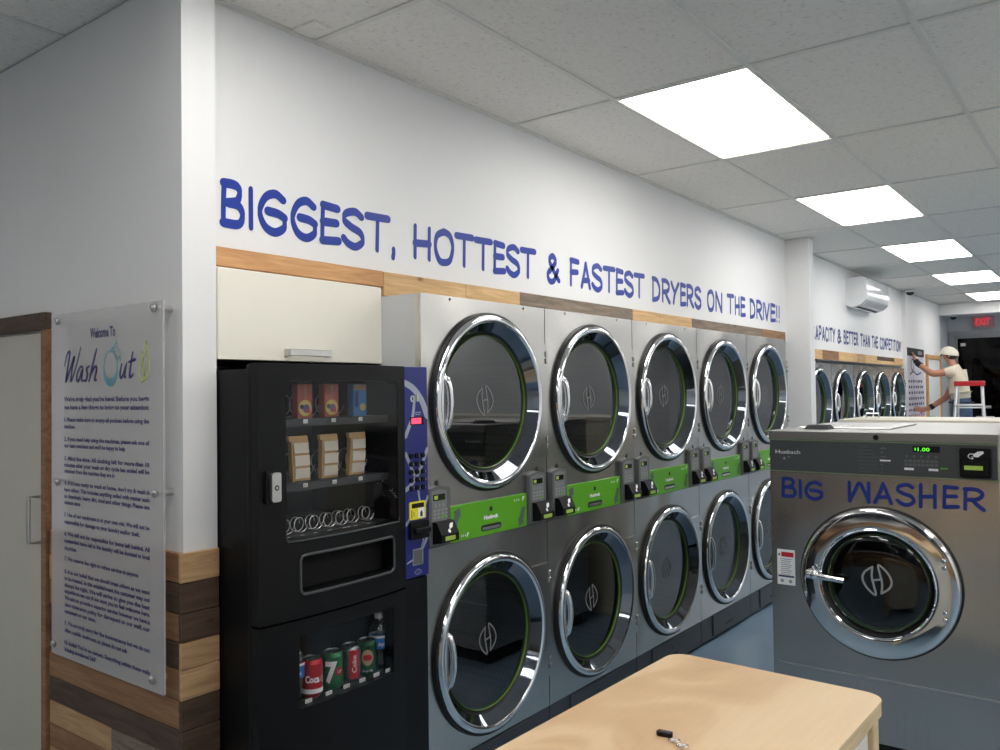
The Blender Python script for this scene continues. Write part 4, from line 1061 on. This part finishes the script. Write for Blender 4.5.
# key fob with rings
t = thing('key_fob', 'small black key fob lying on the birch table', 'key fob', (1.205, -.528, TH+.0005), rz=math.radians(8))
b = MB(); b.prism([(-.018, -.0035), (-.013, -.009), (.014, -.009), (.018, -.0025), (.016, .007), (-.015, .008)], 0, .009); b.build('case', M['black'], t); b = MB(); b.prism([(-.010, -.003), (.012, -.003), (.012, .003), (-.010, .003)], .009, .0096); b.build('button', M['dgrey'], t)
def kring(x, y, r, lab, tilt):
    t = thing('key_ring', lab, 'key ring', (x, y, TH+.0025), 'key rings by the fob')
    b = MB(); b.tube([(r*math.cos(2*PI*i/28), r*.72*math.sin(2*PI*i/28), tilt*(1+math.cos(2*PI*i/28))) for i in range(29)], .0016, 6, False); b.build('ring', M['chrome'], t, smooth=60)
    b = MB(); b.tube([(-r*.4, -r*.3, .002), (0, .0, .004), (r*.5, r*.25, .002)], .0022, 6); b.build('clasp', M['satin'], t, smooth=60)
kring(1.236, -.546, .013, 'silver split ring on the table, touching the black key fob', .001)
kring(1.262, -.562, .013, 'silver split ring on the table, farther from the key fob', .0015)

# ================================================================ AIR CONDITIONER, CAMERAS, EXIT SIGN
t = thing('air_conditioner', 'white wall-mounted air conditioner above the far dryers', 'air conditioner', (-.349, 7.05, 2.375)); t.scale = (1, .92, .86)
prof = [(0, .03), (.0, .37), (.175, .37), (.205, .355), (.213, .20), (.200, .085), (.150, .035), (.06, .0), (0, .03)]
b = MB(lambda p: (p[0], p[2], p[1])); b.prism([(q[0], q[1]) for q in prof[:-1]], 0, 1.1); bo = b.build('body', M['ac'], t, smooth=25)
b = MB(lambda p: (p[0], p[2], p[1])); b.prism([(.205, .345), (.2095, .345), (.2175, .20), (.2045, .09), (.199, .09), (.212, .20)], .03, 1.07); b.build('front_cover', M['ac'], t, smooth=25)
b = MB(lambda p: (p[0], p[2], p[1])); b.prism([(.085, .006), (.108, .016), (.107, .012), (.085, .002)], .10, 1.0); b.build('air_outlet', M['seam'], t)
b = MB(lambda p: (p[0], p[2], p[1])); b.prism([(.155, .034), (.2, .078), (.203, .073), (.158, .028)], .06, 1.04); b.build('louvre', M['ac'], t)
def dome(x, y, z, lab):
    t = thing('ceiling_camera', lab, 'security camera', (x, y, z), 'dome cameras'); 
    b = MB(); b.lathe([(0, 0), (.062, 0), (.062, -.022), (.052, -.026), (0, -.026)], 0, 0, 24); b.build('base', M['white'], t, smooth=40)
    b = MB(); b.lathe([(.048, -.026), (.045, -.045), (.030, -.062), (0, -.069)], 0, 0, 24); b.build('dome', M['seam'], t, smooth=60)
dome(-.235, 9.75, ZC-.001, 'small dark dome camera on the ceiling beyond the air conditioner'); dome(-.18, 12.75, 2.66, 'tiny dark dome camera under the soffit, left of the exit sign')
t = thing('exit_sign', 'red lit EXIT sign above the dark glass door', 'exit sign', (.175, 13.2, 2.47))
b = MB(FY); b.box(-.155, .155, 0, .205, -.045, 0, .006, 2); b.box(-.03, .03, .15, .19, -.1, -.045); b.build('housing', M['exit_body'], t)
b = MB(FY); put_text(b, 'EXIT', 0, .045, .001, .155, .20, 'c'); b.build('lettering', M['exit_red'], t)

# ================================================================ POSTER
t = thing('poster', 'tall pale poster with dark header and rows of lettering the man is smoothing', 'poster', (-.2995, 9.80, 1.0))
PW, PH = 1.13, 1.05
b = MB(FX); b.box(0, PW, 0, PH, 0, .002); sh = b.build('sheet', M['paper'], t)
b = MB(FX); b.use(M['seam']); b.box(0, PW, PH-.11, PH, .002, .003); b.use(M['pgrey']); b.box(.7, 1.0, PH-.08, PH-.03, .003, .0034); b.build('header', None, sh)
b = MB(FX); P = [(.33+.085*math.cos(2*PI*i/24), PH-.23+.075*math.sin(2*PI*i/24)) for i in range(25)]; b.ribbon(P, [.02]*25, .002, .003); b.build('ring_mark', M['darkink'], sh)
b = MB(FX); L = smooth_path([(.15, PH-.36), (.4, PH-.32), (.6, PH-.36), (.9, PH-.33)]); b.ribbon(L, [.02]*len(L), .002, .003); b.build('script', M['darkink'], sh)
random.seed(3)
for k in range(7):
    z = PH-.47-.078*k; u = .06
    while u < PW-.12:
        w_ = random.uniform(.05, .11); b = MB(FX); b.box(u, u+w_, z, z+.034, .002, .003); u += w_+random.uniform(.04, .08)
        b.build('word', M['pinkink'] if k == 6 else M['darkink'], sh)

# ================================================================ WORK TABLE WITH TOOLS
t = thing('work_table', 'low work table with tools behind the cream bulkhead, below the poster', 'table', (-.03, 9.40, 0))
b = MB(); b.box(-.24, .16, -.17, .20, 1.075, 1.10, .003, 1); b.build('top', M['white_panel'], t)
for a in (-.21, .13):
    for c_ in (-.14, .17):
        b = MB(); b.box(a-.02, a+.02, c_-.02, c_+.02, 0, 1.0745); b.build('leg', M['alu'], t)
def lump(name, lab, cat, m, x, y, sx_, sy, sz, seed, bumps=3):
    t = thing(name, lab, cat, (x, y, 1.101)); rr = random.Random(seed); ph = [rr.uniform(0, 6) for _ in range(4)]
    b = MB(); n = 14; vs = []; fs = []
    for i in range(n+1):
        for j in range(n+1):
            u, v = i/n*2-1, j/n*2-1; e = max(abs(u), abs(v)); k = .80+.2*math.sin(3*math.atan2(v, u)+ph[0])
            h = 0 if e >= .999 else sz*(1-e**3)*(.6+.4*math.sin(bumps*u*2+ph[1])*math.cos(bumps*v*2+ph[2]))
            vs.append((u*sx_*k, v*sy*k, max(.001, h)))
    for i in range(n):
        for j in range(n): a = i*(n+1)+j; fs.append((a, a+n+1, a+n+2, a+1))
    o = len(vs); vs += [(p[0], p[1], 0) for p in vs]
    for i in range(n):
        for j in range(n): a = o+i*(n+1)+j; fs.append((a, a+1, a+n+2, a+n+1))
    for i in range(n):
        for a, c_ in ((i, i+1), (n*(n+1)+i, n*(n+1)+i+1), (i*(n+1), (i+1)*(n+1)), (i*(n+1)+n, (i+1)*(n+1)+n)): fs.append((a, c_, c_+o, a+o))
    b.add(vs, fs); b.build('cloth', m, t, smooth=60)
lump('green_cloth', 'crumpled green cloth on the work table below the poster', 'cloth', M['greencloth'], -.19, 9.42, .07, .10, .050, 1)
lump('green_cloth', 'second green rag on the work table, nearer the man', 'cloth', M['greencloth'], .04, 9.52, .08, .06, .055, 5)
t = thing('tape_roll', 'yellow-orange tape roll on the work table', 'tape', (-.06, 9.36, 1.1005))
b = MB(); b.lathe([(.034, 0), (.052, 0), (.052, .045), (.034, .045), (.034, 0)], 0, 0, 24); b.build('roll', M['yellowtape'], t, smooth=40)
t = thing('hand_tool', 'dark screwdriver with orange handle on the work table', 'tool', (.03, 9.30, 1.1135))
b = MB(); b.tube([(-.06, 0, 0), (-.03, 0, 0), (.02, .01, 0)], [.010, .013, .010], 10); b.build('handle', M['yellowtape'], t, smooth=50); b = MB(); b.tube([(.02, .01, 0), (.10, .026, 0)], .004, 8); b.build('shaft', M['seam'], t)

# ================================================================ STEP LADDER
t = thing('step_ladder', 'white aluminium step ladder with red top beside the man', 'ladder', (.45, 9.58, 0))
H = 1.585
for sgn_ in (-1, 1):
    b = MB(); b.tube([(sgn_*.215, -.06-.34*0, 0), (sgn_*.14, .0, H-.06)], .019, 8); 
    b.v = [(p[0], p[1]-.26*(1-p[2]/H), p[2]) for p in b.v]; b.build('rail', M['alu'], t)
    b = MB(); b.tube([(sgn_*.20, .24, 0), (sgn_*.13, .05, H-.06)], .014, 8); b.build('rear_rail', M['alu'], t)
b = MB(); b.box(-.165, .165, -.05, .08, H-.062, H, .008, 2); b.build('top_cap', M['red'], t)
for z in (.30, .56, .82, 1.06, 1.285):
    q = 1-z/H; hw = .145+.075*q; yy = -.02-.30*q
    b = MB(); b.box(-hw, hw, yy-.04, yy+.045, z-.012, z+.012, .003, 1); b.build('step', M['alu'], t)
for z in (.4, .85, 1.25):
    q = 1-z/H; b = MB(); b.tube([(-(.13+.07*q), .05+.19*q, z), (.13+.07*q, .05+.19*q, z)], .009, 8); b.build('brace', M['alu'], t)

# ================================================================ MAN
t = thing('person', 'person in white cap, cream t-shirt and jeans reaching up to smooth a poster', 'person', (.26, 10.05, .30))
def skinned(name, nodes, edges, m, parent, sub=2, root=None):
    me = bpy.data.meshes.new(name); keys = list(nodes)
    me.from_pydata([nodes[k][0] for k in keys], [(keys.index(a), keys.index(b_)) for a, b_ in edges], [])
    o = bpy.data.objects.new(name, me); C.objects.link(o); o.parent = parent
    sk = o.modifiers.new('skin', 'SKIN'); sk.use_smooth_shade = True
    if not me.skin_vertices: me.skin_vertices.new() if hasattr(me.skin_vertices, 'new') else None
    for i, k in enumerate(keys):
        r = nodes[k][1]; me.skin_vertices[0].data[i].radius = r if isinstance(r, tuple) else (r, r)
        me.skin_vertices[0].data[i].use_root = (k == (root or keys[0]))
    s_ = o.modifiers.new('sub', 'SUBSURF'); s_.levels = sub; s_.render_levels = sub
    me.materials.append(m); return o
# local: x to the wall is negative, y towards viewer is negative, z up from the soles
N = {'pelvis': ((.03, 0, .93), (.10, .085)), 'belly': ((.02, 0, 1.08), (.10, .085)), 'chest': ((.0, 0, 1.28), (.12, .09)), 'upper': ((-.03, 0, 1.40), (.07, .055)), 'neck0': ((-.058, 0, 1.485), .050), 'neck': ((-.085, 0, 1.545), .052), 'head': ((-.105, 0, 1.625), (.078, .088)), 'crown': ((-.098, 0, 1.69), (.068, .078)), 'jaw': ((-.138, 0, 1.572), (.044, .048)),
     'hipL': ((.03, -.08, .87), .075), 'kneeL': ((-.02, -.11, .50), .062), 'ankL': ((.03, -.12, .09), .043), 'toeL': ((-.13, -.13, .035), .036),
     'hipR': ((.04, .08, .87), .075), 'kneeR': ((.02, .11, .50), .062), 'ankR': ((.08, .12, .09), .043), 'toeR': ((-.08, .13, .035), .036),
     'shL': ((-.02, -.165, 1.42), .052), 'elL': ((-.27, -.20, 1.385), .050), 'wrL': ((-.455, -.10, 1.53), .034), 'palmL': ((-.505, -.06, 1.615), (.040, .018)),
     'shR': ((-.02, .165, 1.41), .052), 'elR': ((-.17, .22, 1.08), .048), 'wrR': ((-.37, .14, .93), .034), 'palmR': ((-.455, .10, .915), (.038, .018))}
E_ = [('pelvis', 'belly'), ('belly', 'chest'), ('chest', 'upper'), ('upper', 'neck0'), ('neck0', 'neck'), ('neck', 'head'), ('head', 'crown'), ('head', 'jaw'), ('pelvis', 'hipL'), ('hipL', 'kneeL'), ('kneeL', 'ankL'), ('ankL', 'toeL'), ('pelvis', 'hipR'), ('hipR', 'kneeR'), ('kneeR', 'ankR'), ('ankR', 'toeR'),
      ('upper', 'shL'), ('shL', 'elL'), ('elL', 'wrL'), ('wrL', 'palmL'), ('upper', 'shR'), ('shR', 'elR'), ('elR', 'wrR'), ('wrR', 'palmR')]
for side, pk, d0 in (('L', 'palmL', Vector((-.02, .02, .05))), ('R', 'palmR', Vector((-.05, -.01, .005)))):
    p = Vector(N[pk][0]); d0.normalize(); lat = Vector((0, 1, 0)).cross(d0).cross(d0).normalized() if 0 else (Vector((-.3, 1, 0)) if side == 'L' else Vector((0, .3, 1))).normalized()
    for k in range(4):
        a = p+d0*.035+lat*(.030-.020*k); b2 = a+d0*(.030+.004*(1-abs(k-1.3))); c2 = b2+d0*.022+Vector((-.008, 0, 0))
        N['%sf%da' % (side, k)] = (tuple(a), .0095); N['%sf%db' % (side, k)] = (tuple(b2), .0085); N['%sf%dc' % (side, k)] = (tuple(c2), .0075)
        E_ += [(pk, '%sf%da' % (side, k)), ('%sf%da' % (side, k), '%sf%db' % (side, k)), ('%sf%db' % (side, k), '%sf%dc' % (side, k))]
    a = p+lat*-.038+d0*.0; b2 = a+lat*-.018+d0*.025
    N[side+'ta'] = (tuple(a), .011); N[side+'tb'] = (tuple(b2), .009); E_ += [(pk, side+'ta'), (side+'ta', side+'tb')]
body = skinned('body', N, E_, M['skin'], t)
# face: nose, ears, eyes, beard shade
HX, HZ = -.105, 1.625
b = MB(); b.tube([(HX-.080, 0, HZ+.022), (HX-.098, 0, HZ-.004), (HX-.086, 0, HZ-.014)], [.008, .013, .010], 8); b.build('nose', M['skin'], t, smooth=60)
for s_ in (-1, 1):
    b = MB(); b.tube([(HX+.012, s_*.078, HZ+.018), (HX+.020, s_*.086, HZ+.002), (HX+.010, s_*.080, HZ-.022)], [.009, .014, .008], 8); b.build('ear', M['skin'], t, smooth=60)
    b = MB(); b.lathe([(0, .008), (.006, .006), (.008, 0)], 0, 0, 10); b.fr = lambda p, s_=s_: (HX-.073-p[2], s_*.030+p[0], HZ+.018+p[1]); b.build('eye', M['hair'], t)
b = MB(); b.tube([(HX-.078, -.022, HZ-.036), (HX-.083, 0, HZ-.034), (HX-.078, .022, HZ-.036)], .005, 6); b.build('mouth', M['pinkink'], t)
def dome_mesh(cx_, cy_, cz_, rx, ry, rz, z0, seg=24, rings=8, zcut=0.0):
    vs = []; fs = []
    for i in range(rings+1):
        a = math.asin(zcut)+(PI/2-math.asin(zcut))*i/rings
        for k in range(seg): t_ = 2*PI*k/seg; vs.append((cx_+rx*math.cos(a)*math.cos(t_), cy_+ry*math.cos(a)*math.sin(t_), cz_+rz*math.sin(a)))
    for i in range(rings):
        for k in range(seg): j = (k+1) % seg; fs.append((i*seg+k, i*seg+j, (i+1)*seg+j, (i+1)*seg+k))
    return vs, fs
b = MB(); vs, fs = dome_mesh(HX+.034, 0, HZ+.004, .072, .083, .066, 0, zcut=-.8); b.add(vs, fs); hr = b.build('hair', M['hair'], t, smooth=60)
b = MB(); vs, fs = dome_mesh(HX+.010, 0, HZ+.026, .110, .102, .098, 0, zcut=-.18); b.add(vs, fs)
b.warp(lambda p: (p[0], p[1], p[2]-.14*(p[0]-HX))); cp = b.build('cap', M['cap'], t, smooth=60)
b = MB(); n = 12; vs = []; fs = []
for i in range(n+1):
    a = -1.05+2.1*i/n; c_, s2 = math.cos(a), math.sin(a)
    vs += [(HX-.080*c_, .092*s2, HZ+.062), (HX-.165*c_, .090*s2, HZ+.030+.012*c_), (HX-.080*c_, .092*s2, HZ+.046), (HX-.165*c_, .090*s2, HZ+.020+.012*c_)]
for i in range(n): a = 4*i; fs += [(a, a+1, a+5, a+4), (a+2, a+6, a+7, a+3), (a+1, a+3, a+7, a+5)]
b.add(vs, fs); b.build('visor', M['cap'], cp, smooth=60)
# clothes
NS = {'hem': ((.03, 0, 1.035), (.132, .120)), 'belly': ((.025, 0, 1.08), (.142, .128)), 'mid': ((.015, 0, 1.14), (.150, .130)), 'chest': ((.0, 0, 1.28), (.160, .132)), 'upper': ((-.02, 0, 1.42), (.138, .112)), 'neck0': ((-.05, 0, 1.485), .078),
      'shL': ((-.02, -.165, 1.425), .082), 'slL': ((-.165, -.190, 1.40), .068), 'shR': ((-.03, .160, 1.40), .076), 'slR': ((-.105, .202, 1.255), .068)}
skinned('t_shirt', NS, [('chest', 'mid'), ('mid', 'belly'), ('belly', 'hem'), ('chest', 'upper'), ('upper', 'neck0'), ('upper', 'shL'), ('shL', 'slL'), ('upper', 'shR'), ('shR', 'slR')], M['shirt'], t, root='chest')
NJ = {'waist': ((.03, 0, 1.13), (.118, .108)), 'band': ((.03, 0, 1.03), (.134, .122)), 'pelvis': ((.035, 0, .92), (.152, .136)), 'hipL': ((.03, -.08, .80), .118), 'kneeL': ((-.02, -.11, .50), .078), 'cufL': ((.02, -.12, .12), .062), 'hipR': ((.04, .08, .80), .118), 'kneeR': ((.02, .11, .50), .078), 'cufR': ((.07, .12, .12), .062)}
skinned('jeans', NJ, [('waist', 'band'), ('band', 'pelvis'), ('pelvis', 'hipL'), ('hipL', 'kneeL'), ('kneeL', 'cufL'), ('pelvis', 'hipR'), ('hipR', 'kneeR'), ('kneeR', 'cufR')], M['denim'], t, root='pelvis')
b = MB(); b.tube([(.03+.138*math.cos(2*PI*i/24), .126*math.sin(2*PI*i/24), 1.01) for i in range(25)], .012, 6, False); b.build('belt', M['strap'], t, smooth=60)
b = MB(); b.tube([(-.415, -.122, 1.50), (-.455, -.10, 1.53), (-.485, -.082, 1.575)], [.040, .040, .034], 12); b.build('wrist_brace', M['strap'], t, smooth=60)
b = MB(); b.tube([(-.33, .156, .962), (-.365, .142, .935)], [.040, .038], 12); b.build('bracelet', M['strap'], t, smooth=60)
for s_, y in ((-.13, -.12), (-.08, .12)):
    b = MB(); b.box(s_-.06, s_+.19, y-.05, y+.05, 0, .075, .03, 3); b.build('shoe', M['strap'], t, smooth=50)
t = thing('squeegee', 'dark squeegee held flat against the poster by the man', 'tool', (-.285, 9.98, 1.965))
b = MB(FX); b.box(-.09, .09, -.012, .012, 0, .012, .003, 1); b.build('blade', M['strap'], t)
t = thing('step_stool', 'low wooden platform the person stands on, behind the bulkhead', 'platform', (.26, 10.06, 0))
b = MB(); b.box(-.26, .26, -.20, .24, .272, .2995, .003, 1); b.build('top', M['pine'], t)
for a in (-.23, .23):
    for c_ in (-.17, .21):
        b = MB(); b.box(a-.02, a+.02, c_-.02, c_+.02, 0, .2715); b.build('leg', M['pine'], t)

# ================================================================ CAMERA, WORLD
def add_cam():
    f, yaw, pi_, ro = 824.2073, math.radians(37.3014), math.radians(1.1867), math.radians(-.7099)
    fw = Vector((-math.sin(yaw)*math.cos(pi_), math.cos(yaw)*math.cos(pi_), math.sin(pi_)))
    rt = Vector((math.cos(yaw), math.sin(yaw), 0)); up = rt.cross(fw)
    r = rt*math.cos(ro)+up*math.sin(ro); u = -rt*math.sin(ro)+up*math.cos(ro)
    cd = bpy.data.cameras.new('camera'); cam = bpy.data.objects.new('camera', cd); C.objects.link(cam)
    cd.sensor_fit = 'HORIZONTAL'; cd.sensor_width = 36; cd.lens = f*36/1000; cd.clip_start = .05
    m = Matrix((r, u, -fw)).transposed().to_4x4(); m.translation = Vector((2.032, -2.1949, 1.5196))
    cam.matrix_world = m
    bpy.context.scene.camera = cam
add_cam()
w = bpy.data.worlds.new('world'); bpy.context.scene.world = w; w.use_nodes = True
w.node_tree.nodes['Background'].inputs[0].default_value = (.5, .55, .62, 1)
w.node_tree.nodes['Background'].inputs[1].default_value = .05
vs = bpy.context.scene.view_settings
vs.view_transform = 'Standard'; vs.look = 'None'; vs.gamma = 1; vs.use_curve_mapping = False
vs.exposure = 0.14
